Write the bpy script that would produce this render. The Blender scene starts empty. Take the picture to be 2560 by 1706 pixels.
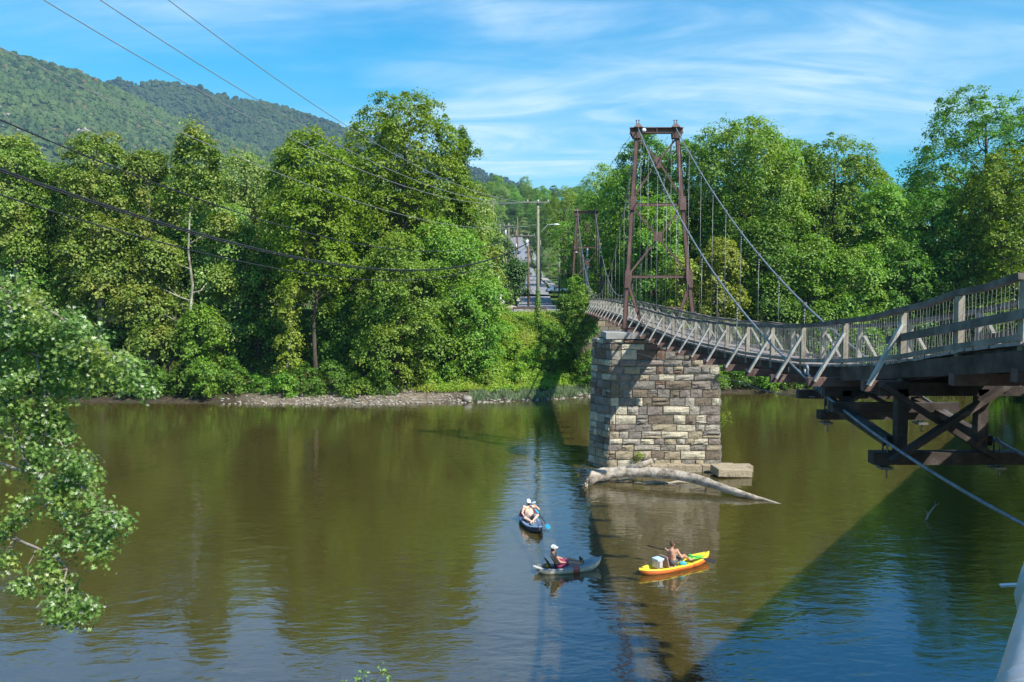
import bpy, bmesh, math, random
import numpy as np
from mathutils import Vector, Matrix, noise as mnoise
R = math.radians
scene = bpy.context.scene
COL = scene.collection

# ------------------------------------------------------------------ camera
F_PX = 2066.0; CX = 1280.0; CY = 853.0
PITCH = math.atan((CY - 730.0) / F_PX)
CAM = (0.0, 0.0, 10.1)
cam_d = bpy.data.cameras.new('camera'); cam = bpy.data.objects.new('camera', cam_d); COL.objects.link(cam)
cam.location = CAM; cam.rotation_euler = (math.pi / 2 - PITCH, 0, 0)
cam_d.sensor_width = 36.0; cam_d.lens = F_PX / 2560.0 * 36.0
cam_d.clip_start = 0.05; cam_d.clip_end = 20000
scene.camera = cam

# ------------------------------------------------------------------ light
LIGHT = Vector((-0.70, 0.60, -1.0)).normalized()      # the way the sunlight travels
EL = math.asin(-LIGHT.z); AZ = math.atan2(-LIGHT.x, -LIGHT.y)   # azimuth of the sun, clockwise from +Y
sun_d = bpy.data.lights.new('sun', 'SUN'); sun_d.energy = 5.0; sun_d.angle = R(0.53); sun_d.color = (1.0, 0.955, 0.87)
sun = bpy.data.objects.new('sun', sun_d); COL.objects.link(sun)
sun.rotation_euler = LIGHT.to_track_quat('-Z', 'Y').to_euler(); sun.location = (60, -60, 90)

world = bpy.data.worlds.new('World'); scene.world = world; world.use_nodes = True
def N(nt, kind, **kw):
    n = nt.nodes.new(kind)
    for k, v in kw.items():
        if k == 'ins':
            for i, val in v.items(): n.inputs[i].default_value = val
        else: setattr(n, k, v)
    return n
def L(nt, a, ao, b, bi): nt.links.new(a.outputs[ao], b.inputs[bi])
def ramp(nt, stops, interp_='LINEAR'):
    r = N(nt, 'ShaderNodeValToRGB'); cr = r.color_ramp; cr.interpolation = interp_
    while len(cr.elements) < len(stops): cr.elements.new(0.5)
    for e, (p, c) in zip(cr.elements, stops): e.position = p; e.color = (*c, 1)
    return r
def build_world():
    nt = world.node_tree; nt.nodes.clear()
    out = N(nt, 'ShaderNodeOutputWorld'); bg = N(nt, 'ShaderNodeBackground'); bg.inputs[1].default_value = 0.125
    sky = N(nt, 'ShaderNodeTexSky'); sky.sky_type = 'NISHITA'; sky.sun_disc = False
    sky.sun_elevation = EL; sky.sun_rotation = AZ; sky.air_density = 1.0; sky.dust_density = 0.35; sky.ozone_density = 1.6
    tint = N(nt, 'ShaderNodeMix', data_type='RGBA', blend_type='MULTIPLY'); tint.inputs[0].default_value = 1.0
    L(nt, sky, 0, tint, 6)
    tc = N(nt, 'ShaderNodeTexCoord'); sep = N(nt, 'ShaderNodeSeparateXYZ'); L(nt, tc, 'Generated', sep, 0)
    deep = ramp(nt, [(0.0, (.16, .50, .55)), (.15, (.12, .62, .70)), (.26, (.07, .68, .84)), (.34, (.03, .66, .92)), (1.0, (.05, .56, .92))]); L(nt, sep, 2, deep, 0); L(nt, deep, 0, tint, 7)
    zc = N(nt, 'ShaderNodeMath', operation='MAXIMUM'); L(nt, sep, 2, zc, 0); zc.inputs[1].default_value = 0.0
    za = N(nt, 'ShaderNodeMath', operation='ADD'); L(nt, zc, 0, za, 0); za.inputs[1].default_value = 0.22
    dx = N(nt, 'ShaderNodeMath', operation='DIVIDE'); L(nt, sep, 0, dx, 0); L(nt, za, 0, dx, 1)
    dy = N(nt, 'ShaderNodeMath', operation='DIVIDE'); L(nt, sep, 1, dy, 0); L(nt, za, 0, dy, 1)
    cmb = N(nt, 'ShaderNodeCombineXYZ'); L(nt, dx, 0, cmb, 0); L(nt, dy, 0, cmb, 1)
    # high cirrus sheet: long fibres
    mp = N(nt, 'ShaderNodeMapping'); mp.inputs['Rotation'].default_value = (0, 0, R(24)); mp.inputs['Scale'].default_value = (0.55, 1.0, 1); mp.inputs['Location'].default_value = (CLX, CLY, 0)
    L(nt, cmb, 0, mp, 0)
    n1 = N(nt, 'ShaderNodeTexNoise'); n1.inputs['Scale'].default_value = 1.0; n1.inputs['Detail'].default_value = 9; n1.inputs['Roughness'].default_value = 0.55; n1.inputs['Distortion'].default_value = 0.9
    L(nt, mp, 0, n1, 0)
    r1 = N(nt, 'ShaderNodeMapRange', interpolation_type='SMOOTHSTEP'); r1.inputs[1].default_value = 0.40; r1.inputs[2].default_value = 0.74; L(nt, n1, 0, r1, 0)
    mp2 = N(nt, 'ShaderNodeMapping'); mp2.inputs['Rotation'].default_value = (0, 0, R(30)); mp2.inputs['Scale'].default_value = (0.9, 3.2, 1); mp2.inputs['Location'].default_value = (4.1, 1.7, 0)
    L(nt, cmb, 0, mp2, 0)
    n2 = N(nt, 'ShaderNodeTexNoise'); n2.inputs['Scale'].default_value = 1.5; n2.inputs['Detail'].default_value = 8; n2.inputs['Roughness'].default_value = 0.62; n2.inputs['Distortion'].default_value = 1.4
    L(nt, mp2, 0, n2, 0)
    r2 = N(nt, 'ShaderNodeMapRange', interpolation_type='SMOOTHSTEP'); r2.inputs[1].default_value = 0.30; r2.inputs[2].default_value = 0.75; r2.inputs[3].default_value = 0.25; L(nt, n2, 0, r2, 0)
    mul = N(nt, 'ShaderNodeMath', operation='MULTIPLY'); L(nt, r1, 0, mul, 0); L(nt, r2, 0, mul, 1)
    m2 = N(nt, 'ShaderNodeMath', operation='MULTIPLY', use_clamp=True); L(nt, mul, 0, m2, 0); m2.inputs[1].default_value = 1.0
    # flat low bank of haze cloud near the horizon
    hz = N(nt, 'ShaderNodeMapping'); hz.inputs['Scale'].default_value = (1.6, 1.6, 22.0); L(nt, tc, 'Generated', hz, 0)
    n3 = N(nt, 'ShaderNodeTexNoise'); n3.inputs['Scale'].default_value = 1.0; n3.inputs['Detail'].default_value = 4; L(nt, hz, 0, n3, 0)
    r3 = N(nt, 'ShaderNodeMapRange', interpolation_type='SMOOTHSTEP'); r3.inputs[1].default_value = 0.50; r3.inputs[2].default_value = 0.68; r3.inputs[4].default_value = 0.5; L(nt, n3, 0, r3, 0)
    r4 = N(nt, 'ShaderNodeMapRange', interpolation_type='SMOOTHSTEP'); r4.inputs[1].default_value = 0.08; r4.inputs[2].default_value = 0.26; r4.inputs[3].default_value = 1.0; r4.inputs[4].default_value = 0.0; L(nt, sep, 2, r4, 0)
    m3 = N(nt, 'ShaderNodeMath', operation='MULTIPLY'); L(nt, r3, 0, m3, 0); L(nt, r4, 0, m3, 1)
    mx = N(nt, 'ShaderNodeMath', operation='MAXIMUM'); L(nt, m2, 0, mx, 0); L(nt, m3, 0, mx, 1)
    mix = N(nt, 'ShaderNodeMix', data_type='RGBA'); L(nt, mx, 0, mix, 0); L(nt, tint, 2, mix, 6); mix.inputs[7].default_value = (4.0, 4.9, 5.4, 1)
    L(nt, mix, 2, bg, 0); L(nt, bg, 0, out, 0)
CLX, CLY = 2.3, 0.9
build_world()
vs = scene.view_settings; vs.view_transform = 'Standard'; vs.look = 'None'; vs.exposure = 0.86; vs.gamma = 1.0; vs.use_curve_mapping = False
scene.cycles.max_bounces = 6; scene.cycles.diffuse_bounces = 3; scene.cycles.glossy_bounces = 3; scene.cycles.transmission_bounces = 3; scene.cycles.volume_bounces = 0; scene.cycles.transparent_max_bounces = 6
scene.cycles.use_denoising = True

# ------------------------------------------------------------------ measuring helpers (photo pixel -> place)
def ray(px, py):
    a = (px - CX) / F_PX; b = (CY - py) / F_PX
    return (a, math.cos(PITCH) + b * math.sin(PITCH), -math.sin(PITCH) + b * math.cos(PITCH))
def P(px, py, Y):
    d = ray(px, py); t = Y / d[1]; return Vector((d[0] * t, Y, CAM[2] + d[2] * t))
def PX(px, py, X):
    d = ray(px, py); t = X / d[0]; return Vector((X, d[1] * t, CAM[2] + d[2] * t))
def PZ(px, py, z=0.0):
    d = ray(px, py); t = (z - CAM[2]) / d[2]; return Vector((d[0] * t, d[1] * t, z))
def interp(tab, v):
    return float(np.interp(v, [t[0] for t in tab], [t[1] for t in tab]))

# ------------------------------------------------------------------ objects
def tag(o, label=None, cat=None, group=None, kind=None):
    if label: o['label'] = label
    if cat: o['category'] = cat
    if group: o['group'] = group
    if kind: o['kind'] = kind
    return o
def thing(name, label, cat, loc=(0, 0, 0), group=None, rz=0.0):
    o = bpy.data.objects.new(name, None); COL.objects.link(o); o.location = loc; o.rotation_euler = (0, 0, rz); o.empty_display_size = 0.3
    return tag(o, label, cat, group)
def link(name, me, mat=None, parent=None, world_coords=True):
    o = bpy.data.objects.new(name, me); COL.objects.link(o)
    if mat is not None and len(me.materials) == 0: me.materials.append(mat)
    if parent is not None:
        o.parent = parent
        if world_coords:
            # geometry is in world coordinates: cancel the parents' offset
            m = Matrix.Identity(4); q = parent
            while q is not None:
                m = (Matrix.Translation(q.location) @ q.rotation_euler.to_matrix().to_4x4()) @ m; q = q.parent
            im = m.inverted(); o.location = im.to_translation(); o.rotation_euler = im.to_euler()
    return o
def copy_tree(o, parent=None):
    c = o.copy(); COL.objects.link(c)
    if parent is not None: c.parent = parent
    for ch in KIDS.get(o.name, []): copy_tree(ch, c)
    return c
KIDS = {}

def fast_mesh(name, verts, faces, smooth=False):
    """verts (n,3), faces (m,k) numpy"""
    me = bpy.data.meshes.new(name); verts = np.asarray(verts, dtype=np.float32); faces = np.asarray(faces, dtype=np.int32)
    m, k = faces.shape
    me.vertices.add(len(verts)); me.vertices.foreach_set('co', verts.ravel())
    me.loops.add(m * k); me.loops.foreach_set('vertex_index', faces.ravel())
    me.polygons.add(m); me.polygons.foreach_set('loop_start', np.arange(0, m * k, k, dtype=np.int32))
    try: me.polygons.foreach_set('loop_total', np.full(m, k, dtype=np.int32))
    except Exception: pass
    if smooth: me.polygons.foreach_set('use_smooth', np.ones(m, dtype=bool))
    me.update(calc_edges=True); return me

class MB:
    def __init__(s): s.v = []; s.f = []; s.sm = []
    def add(s, vs_, fs_, smooth=False):
        n = len(s.v); s.v.extend([tuple(v) for v in vs_]); s.f.extend([tuple(i + n for i in f) for f in fs_]); s.sm.extend([smooth] * len(fs_)); return s
    def box(s, c, d, M=None):
        x, y, z = d[0] / 2, d[1] / 2, d[2] / 2
        pts = [Vector((sx * x, sy * y, sz * z)) for sz in (-1, 1) for sx, sy in ((-1, -1), (1, -1), (1, 1), (-1, 1))]
        if M is not None: pts = [M @ p for p in pts]
        c = Vector(c); return s.add([p + c for p in pts], [(3, 2, 1, 0), (4, 5, 6, 7), (0, 1, 5, 4), (1, 2, 6, 5), (2, 3, 7, 6), (3, 0, 4, 7)])
    def bar(s, a, b, w, h, up=(0, 0, 1), w2=None, h2=None):
        a = Vector(a); b = Vector(b); d = (b - a).normalized(); up = Vector(up); sd = d.cross(up)
        if sd.length < 1e-4: sd = d.cross(Vector((0, 1, 0)))
        sd.normalize(); u = sd.cross(d).normalized(); w2 = w if w2 is None else w2; h2 = h if h2 is None else h2
        pts = []
        for p, ww, hh in ((a, w, h), (b, w2, h2)):
            for i, j in ((-1, -1), (1, -1), (1, 1), (-1, 1)): pts.append(p + sd * (i * ww / 2) + u * (j * hh / 2))
        return s.add(pts, [(0, 1, 2, 3), (7, 6, 5, 4), (0, 4, 5, 1), (1, 5, 6, 2), (2, 6, 7, 3), (3, 7, 4, 0)])
    def tube(s, pts, rad, n=6, smooth=True, cap=True):
        pts = [Vector(p) for p in pts]; m = len(pts)
        if not hasattr(rad, '__len__'): rad = [rad] * m
        vs_ = []; fs_ = []; prev = None
        for i, p in enumerate(pts):
            d = (pts[min(i + 1, m - 1)] - pts[max(i - 1, 0)])
            d = d.normalized() if d.length > 1e-9 else Vector((0, 0, 1))
            if prev is None: u = d.cross(Vector((0, 0, 1)) if abs(d.z) < .9 else Vector((1, 0, 0))).normalized()
            else:
                u = prev - d * prev.dot(d); u = u.normalized() if u.length > 1e-6 else d.orthogonal().normalized()
            prev = u; w = d.cross(u)
            for k in range(n):
                a = 2 * math.pi * k / n; vs_.append(p + (u * math.cos(a) + w * math.sin(a)) * rad[i])
        for i in range(m - 1):
            for k in range(n):
                k2 = (k + 1) % n; fs_.append((i * n + k, i * n + k2, (i + 1) * n + k2, (i + 1) * n + k))
        if cap:
            fs_.append(tuple(range(n - 1, -1, -1))); fs_.append(tuple((m - 1) * n + k for k in range(n)))
        return s.add(vs_, fs_, smooth)
    def cyl(s, a, b, r0, r1=None, n=10, smooth=True): return s.tube([a, b], [r0, r0 if r1 is None else r1], n, smooth)
    def ball(s, c, r, seg=8, rings=6, sc=(1, 1, 1), M=None):
        vs_ = []; fs_ = []; c = Vector(c)
        for i in range(rings + 1):
            th = math.pi * i / rings
            for k in range(seg):
                ph = 2 * math.pi * k / seg; v = Vector((r * sc[0] * math.sin(th) * math.cos(ph), r * sc[1] * math.sin(th) * math.sin(ph), r * sc[2] * math.cos(th)))
                if M is not None: v = M @ v
                vs_.append(c + v)
        for i in range(rings):
            for k in range(seg):
                k2 = (k + 1) % seg; fs_.append((i * seg + k, (i + 1) * seg + k, (i + 1) * seg + k2, i * seg + k2))
        return s.add(vs_, fs_, True)
    def mesh(s, name):
        me = bpy.data.meshes.new(name); me.from_pydata(s.v, [], s.f)
        me.polygons.foreach_set('use_smooth', s.sm); me.update(); return me
    def obj(s, name, mat, parent=None, wc=True, label=None):
        o = link(name, s.mesh(name), mat, parent, wc)
        if label: o['label'] = label
        return o

# ------------------------------------------------------------------ materials
def new_mat(name):
    m = bpy.data.materials.new(name); m.use_nodes = True; nt = m.node_tree; b = nt.nodes['Principled BSDF']; return m, nt, b
def ramp(nt, stops, interp_='LINEAR'):
    r = N(nt, 'ShaderNodeValToRGB'); cr = r.color_ramp; cr.interpolation = interp_
    while len(cr.elements) < len(stops): cr.elements.new(0.5)
    for e, (p, c) in zip(cr.elements, stops): e.position = p; e.color = (*c, 1)
    return r
def mat_noise(name, stops, scale=4.0, detail=6, rough=0.8, bump=0.0, bscale=None, stretch=(1, 1, 1), metal=0.0, coords='Object', bdist=0.02, spec=0.3, distort=0.0, nrough=0.6):
    m, nt, b = new_mat(name)
    tc = N(nt, 'ShaderNodeTexCoord'); mp = N(nt, 'ShaderNodeMapping'); mp.inputs['Scale'].default_value = stretch; L(nt, tc, coords, mp, 0)
    n = N(nt, 'ShaderNodeTexNoise'); n.inputs['Scale'].default_value = scale; n.inputs['Detail'].default_value = detail; n.inputs['Roughness'].default_value = nrough; n.inputs['Distortion'].default_value = distort
    L(nt, mp, 0, n, 0); r = ramp(nt, stops); L(nt, n, 0, r, 0); L(nt, r, 0, b, 'Base Color')
    b.inputs['Roughness'].default_value = rough; b.inputs['Metallic'].default_value = metal; b.inputs['Specular IOR Level'].default_value = spec
    if bump:
        n2 = N(nt, 'ShaderNodeTexNoise'); n2.inputs['Scale'].default_value = bscale or scale * 3; n2.inputs['Detail'].default_value = 6; L(nt, mp, 0, n2, 0)
        bp = N(nt, 'ShaderNodeBump'); bp.inputs['Strength'].default_value = bump; bp.inputs['Distance'].default_value = bdist; L(nt, n2, 0, bp, 'Height'); L(nt, bp, 0, b, 'Normal')
    return m
def plain(name, c, rough=0.6, metal=0.0, spec=0.4, var=0.12):
    c = tuple(c); lo = tuple(x * (1 - var) for x in c); hi = tuple(min(1, x * (1 + var)) for x in c)
    return mat_noise(name, [(0.3, lo), (0.7, hi)], 6.0, 3, rough, metal=metal, spec=spec)

def leaf_mat(name, cols, trans=0.34, rough=0.5, patch=(0.12, 0.10, 0.02), patch_amt=0.0, pscale=0.35):
    """per-leaf colour variety, with patches of turning leaves"""
    m, nt, b = new_mat(name)
    geo = N(nt, 'ShaderNodeNewGeometry'); r = ramp(nt, cols); L(nt, geo, 'Random Per Island', r, 0)
    tc = N(nt, 'ShaderNodeTexCoord'); n = N(nt, 'ShaderNodeTexNoise'); n.inputs['Scale'].default_value = pscale; n.inputs['Detail'].default_value = 3; L(nt, tc, 'Object', n, 0)
    mr = N(nt, 'ShaderNodeMapRange'); mr.inputs[1].default_value = 0.48; mr.inputs[2].default_value = 0.66; mr.inputs[4].default_value = patch_amt; L(nt, n, 0, mr, 0)
    mx = N(nt, 'ShaderNodeMix', data_type='RGBA'); L(nt, mr, 0, mx, 0); L(nt, r, 0, mx, 6); mx.inputs[7].default_value = (*patch, 1)
    oi = N(nt, 'ShaderNodeObjectInfo'); hs = N(nt, 'ShaderNodeHueSaturation')
    h = N(nt, 'ShaderNodeMapRange'); h.inputs[3].default_value = 0.485; h.inputs[4].default_value = 0.512; L(nt, oi, 'Random', h, 0); L(nt, h, 0, hs, 'Hue')
    v = N(nt, 'ShaderNodeMapRange'); v.inputs[3].default_value = 0.85; v.inputs[4].default_value = 1.15; L(nt, oi, 'Random', v, 0); L(nt, v, 0, hs, 'Value')
    L(nt, mx, 2, hs, 'Color'); L(nt, hs, 0, b, 'Base Color')
    b.inputs['Roughness'].default_value = rough; b.inputs['Specular IOR Level'].default_value = 0.35
    tr = N(nt, 'ShaderNodeBsdfTranslucent'); sc = N(nt, 'ShaderNodeMix', data_type='RGBA', blend_type='MULTIPLY'); sc.inputs[0].default_value = 1; sc.inputs[7].default_value = (1.5, 1.7, 0.6, 1)
    L(nt, hs, 0, sc, 6); L(nt, sc, 2, tr, 0)
    ms = N(nt, 'ShaderNodeMixShader'); ms.inputs[0].default_value = trans; L(nt, b, 0, ms, 1); L(nt, tr, 0, ms, 2); L(nt, ms, 0, nt.nodes['Material Output'], 0)
    return m
LM = {
 'maple': leaf_mat('leaf_maple', [(0, (0.066, 0.148, 0.014)), (.5, (0.120, 0.248, 0.022)), (1, (0.209, 0.367, 0.036))], patch=(0.208, 0.260, 0.020), patch_amt=.4),
 'bright': leaf_mat('leaf_bright', [(0, (0.078, 0.169, 0.018)), (.5, (0.148, 0.280, 0.029)), (1, (0.234, 0.385, 0.050))], patch=(0.278, 0.306, 0.030), patch_amt=.4),
 'sycamore': leaf_mat('leaf_sycamore', [(0, (0.070, 0.122, 0.018)), (.5, (0.145, 0.225, 0.029)), (1, (0.278, 0.353, 0.064))], patch=(.30, .27, .06), patch_amt=.5),
 'silver': leaf_mat('leaf_silver', [(0, (0.105, 0.185, 0.039)), (.5, (0.191, 0.303, 0.066)), (1, (0.402, 0.471, 0.165))], patch=(0.243, 0.306, 0.050), patch_amt=.3),
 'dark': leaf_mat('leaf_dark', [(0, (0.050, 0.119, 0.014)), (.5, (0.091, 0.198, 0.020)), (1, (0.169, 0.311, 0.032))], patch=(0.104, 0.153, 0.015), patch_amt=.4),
 'olive': leaf_mat('leaf_olive', [(0, (0.076, 0.131, 0.008)), (.5, (0.143, 0.230, 0.010)), (1, (0.240, 0.321, 0.021))], patch=(.19, .22, .02), patch_amt=.4),
 'gold': leaf_mat('leaf_gold', [(0, (0.104, 0.152, 0.012)), (.5, (0.206, 0.274, 0.024)), (1, (0.355, 0.397, 0.060))], patch=(.26, .27, .05), patch_amt=.4),
 'pine': leaf_mat('leaf_pine', [(0, (0.031, 0.069, 0.018)), (.5, (0.052, 0.114, 0.025)), (1, (0.104, 0.184, 0.035))], trans=.15, patch_amt=0),
 'near': leaf_mat('leaf_near', [(0, (0.058, 0.122, 0.030)), (.45, (0.124, 0.244, 0.051)), (.82, (0.215, 0.354, 0.095)), (.93, (0.260, 0.403, 0.135)), (1, (0.520, 0.549, 0.459))], rough=.34, patch=(0.330, 0.352, 0.030), patch_amt=.4, pscale=.9),
 'weed': leaf_mat('leaf_weed', [(0, (0.087, 0.184, 0.015)), (.5, (0.192, 0.337, 0.025)), (1, (0.312, 0.444, 0.045))], patch=(0.347, 0.306, 0.060), patch_amt=.5),
}
M = {}
M['bark'] = mat_noise('bark_brown', [(.3, (.035, .027, .02)), (.7, (.11, .09, .07))], 5, 6, .9, .6, 14, (1, 1, .25))
M['bark_twig'] = mat_noise('bark_grey_twig', [(.3, (.13, .105, .085)), (.7, (.30, .26, .22))], 6, 4, .85)
M['bark_pale'] = mat_noise('bark_sycamore', [(.38, (.12, .10, .07)), (.55, (.30, .28, .22)), (.7, (.46, .44, .37))], 2.2, 5, .8, .3, 8, (1, 1, .5))
M['wood'] = mat_noise('weathered_timber', [(.25, (.10, .085, .07)), (.5, (.225, .20, .17)), (.75, (.36, .335, .30))], 3.0, 7, .85, .5, 10, (1, 1, 1), bdist=.01)
M['wood_rail'] = mat_noise('handrail_timber', [(.25, (.06, .048, .04)), (.5, (.14, .118, .10)), (.78, (.27, .24, .215))], 2.4, 8, .85, .5, 14, bdist=.01)
M['wood_post'] = mat_noise('pale_post_timber', [(.25, (.15, .12, .085)), (.5, (.30, .265, .21)), (.78, (.43, .40, .34))], 2.6, 8, .85, .5, 12, bdist=.01)
M['wood_brace'] = mat_noise('bleached_brace_timber', [(.25, (.22, .20, .165)), (.5, (.40, .37, .32)), (.78, (.55, .52, .46))], 2.6, 8, .85, .5, 12, bdist=.01)
M['wood_fascia'] = mat_noise('stained_fascia_timber', [(.3, (.03, .022, .018)), (.55, (.085, .06, .048)), (.8, (.17, .13, .11))], 2.2, 8, .8, .5, 12, bdist=.012)
M['wood_dark'] = mat_noise('dark_timber', [(.3, (.022, .017, .014)), (.55, (.055, .042, .035)), (.8, (.15, .125, .11))], 2.6, 8, .8, .6, 12, bdist=.015)  # one dark timber tone for stringers, trestles and joint beams
M['wood_red'] = mat_noise('reddish_timber', [(.3, (.07, .042, .034)), (.6, (.16, .10, .085)), (.8, (.27, .20, .17))], 3, 7, .85, .5, 12, bdist=.01)
M['plank'] = mat_noise('deck_board', [(.25, (.15, .115, .10)), (.5, (.27, .225, .205)), (.78, (.38, .335, .31))], 1.4, 8, .85, .4, 18, bdist=.008)
M['rust'] = mat_noise('brown_red_steel_paint', [(.3, (.075, .038, .031)), (.55, (.125, .068, .056)), (.8, (.18, .11, .093))], 1.6, 8, .6, .2, 20, spec=.4)
M['cable'] = mat_noise('galvanised_cable', [(.3, (.16, .18, .20)), (.7, (.29, .32, .35))], 8, 3, .5, metal=.5)
M['wire'] = mat_noise('fence_wire', [(.3, (.24, .24, .22)), (.7, (.42, .42, .39))], 4, 3, .5, metal=.4)
M['hanger'] = mat_noise('hanger_steel', [(.3, (.10, .10, .10)), (.7, (.26, .26, .25))], 6, 3, .5, metal=.5)
M['black_wire'] = plain('black_cable_sheath', (.02, .02, .022), .5)
M['grey_wire'] = plain('weathered_aluminium_wire', (.24, .24, .24), .5, .3)
M['galv'] = mat_noise('galvanised_tube', [(.3, (.34, .36, .38)), (.52, (.50, .52, .55)), (.7, (.62, .64, .66))], 5, 9, .45, .10, 30, metal=.35, spec=.5)
M['concrete'] = mat_noise('concrete', [(.3, (.22, .21, .19)), (.7, (.36, .35, .32))], 1.5, 8, .85, .3, 20)
M['pole'] = mat_noise('pole_timber', [(.3, (.12, .10, .08)), (.7, (.26, .23, .19))], 2, 6, .9, stretch=(1, 1, .2))
M['pole_green'] = mat_noise('treated_pole_timber', [(.3, (.15, .155, .095)), (.7, (.29, .29, .20))], 2, 6, .9, stretch=(1, 1, .2))
M['pole_red'] = mat_noise('reddish_pole_timber', [(.3, (.13, .08, .06)), (.7, (.24, .16, .125))], 2, 6, .9, stretch=(1, 1, .2))
M['white'] = plain('white_paint', (.74, .74, .72), .5)
M['asphalt'] = mat_noise('asphalt', [(.3, (.15, .15, .165)), (.7, (.25, .25, .27))], .6, 9, .9, .2, 12)
M['log'] = mat_noise('bleached_driftwood', [(.28, (.08, .06, .045)), (.46, (.28, .24, .19)), (.75, (.50, .45, .38))], 2.6, 9, .85, 1.0, 9, (1, 1, 1), bdist=.05)
M['rock'] = mat_noise('river_stone', [(.3, (.16, .14, .115)), (.7, (.34, .30, .25))], 2.5, 6, .85, .4, 9)
M['white_rock'] = mat_noise('pale_outcrop', [(.3, (.20, .16, .145)), (.7, (.44, .37, .33))], .3, 8, .9)
M['mortar'] = mat_noise('lime_mortar', [(.3, (.18, .145, .10)), (.7, (.36, .30, .22))], 2.5, 8, .95, .6, 12, bdist=.03)
STONE = []
for nm, a, b_ in (('grey', (.12, .105, .088), (.25, .222, .185)), ('brown', (.10, .078, .055), (.21, .165, .12)), ('mauve', (.14, .11, .092), (.27, .225, .19)),
                  ('tan', (.20, .16, .105), (.38, .315, .215)), ('cream', (.32, .28, .195), (.54, .48, .36)), ('red', (.10, .062, .045), (.19, .125, .09)), ('pale', (.23, .20, .16), (.40, .36, .29))):
    STONE.append(mat_noise('stone_' + nm, [(.28, tuple(q * .75 for q in a)), (.5, tuple((p + q) / 2 for p, q in zip(a, b_))), (.75, b_)], 3.4, 9, .9, 1.0, 9, bdist=.05, nrough=.75))

# ================================================================== SETTING
SHORE = [(-400, 78), (-60, 75.5), (-40, 75.2), (-25, 74.2), (-14, 73.6), (-4, 75.0), (2, 76.5), (6, 78.5), (9, 80), (16, 81.5), (40, 82.5), (60, 82), (400, 84)]
NEAR = [(-400, 9), (-14, 12), (-8, 8), (0, 5), (10, 3), (400, 0)]
RISE = [(0, 0), (1.2, .25), (4, .7), (7, 1.5), (12, 4.2), (18, 6.9), (26, 7.7), (75, 8.2), (125, 11.5), (225, 22), (325, 37), (425, 58), (525, 76), (725, 100), (1100, 130), (3500, 160)]
def np_noise(x, y, s, seed=0):
    return mnoise.noise(Vector((x / s + seed * 17.3, y / s - seed * 9.1, seed * 3.7)))
def ground_z(x, y):
    ys = interp(SHORE, x); yn = interp(NEAR, x)
    if y > ys:
        d = y - ys; z = interp(RISE, d)
        if x < -3 or x > 14:   # the flanking ground stays lower beyond the town
            far = max(0.0, min(1.0, (abs(x - 4) - 30) / 160.0)); z = z if d < 60 else z * (1 - .45 * far)
        z += np_noise(x, y, 7, 1) * .35 * min(1, d / 6) + np_noise(x, y, 60, 2) * min(3, d / 60)
        if abs(x - 1.5) < 11 and 20 < d < 60: z = z * .6 + interp(RISE, d) * .4
        return z
    if y < yn:
        return min(9.0, (yn - y) * .42) + np_noise(x, y, 5, 3) * .2
    return -min(1.8, .12 * min(ys - y, y - yn) * 2) - .02
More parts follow.
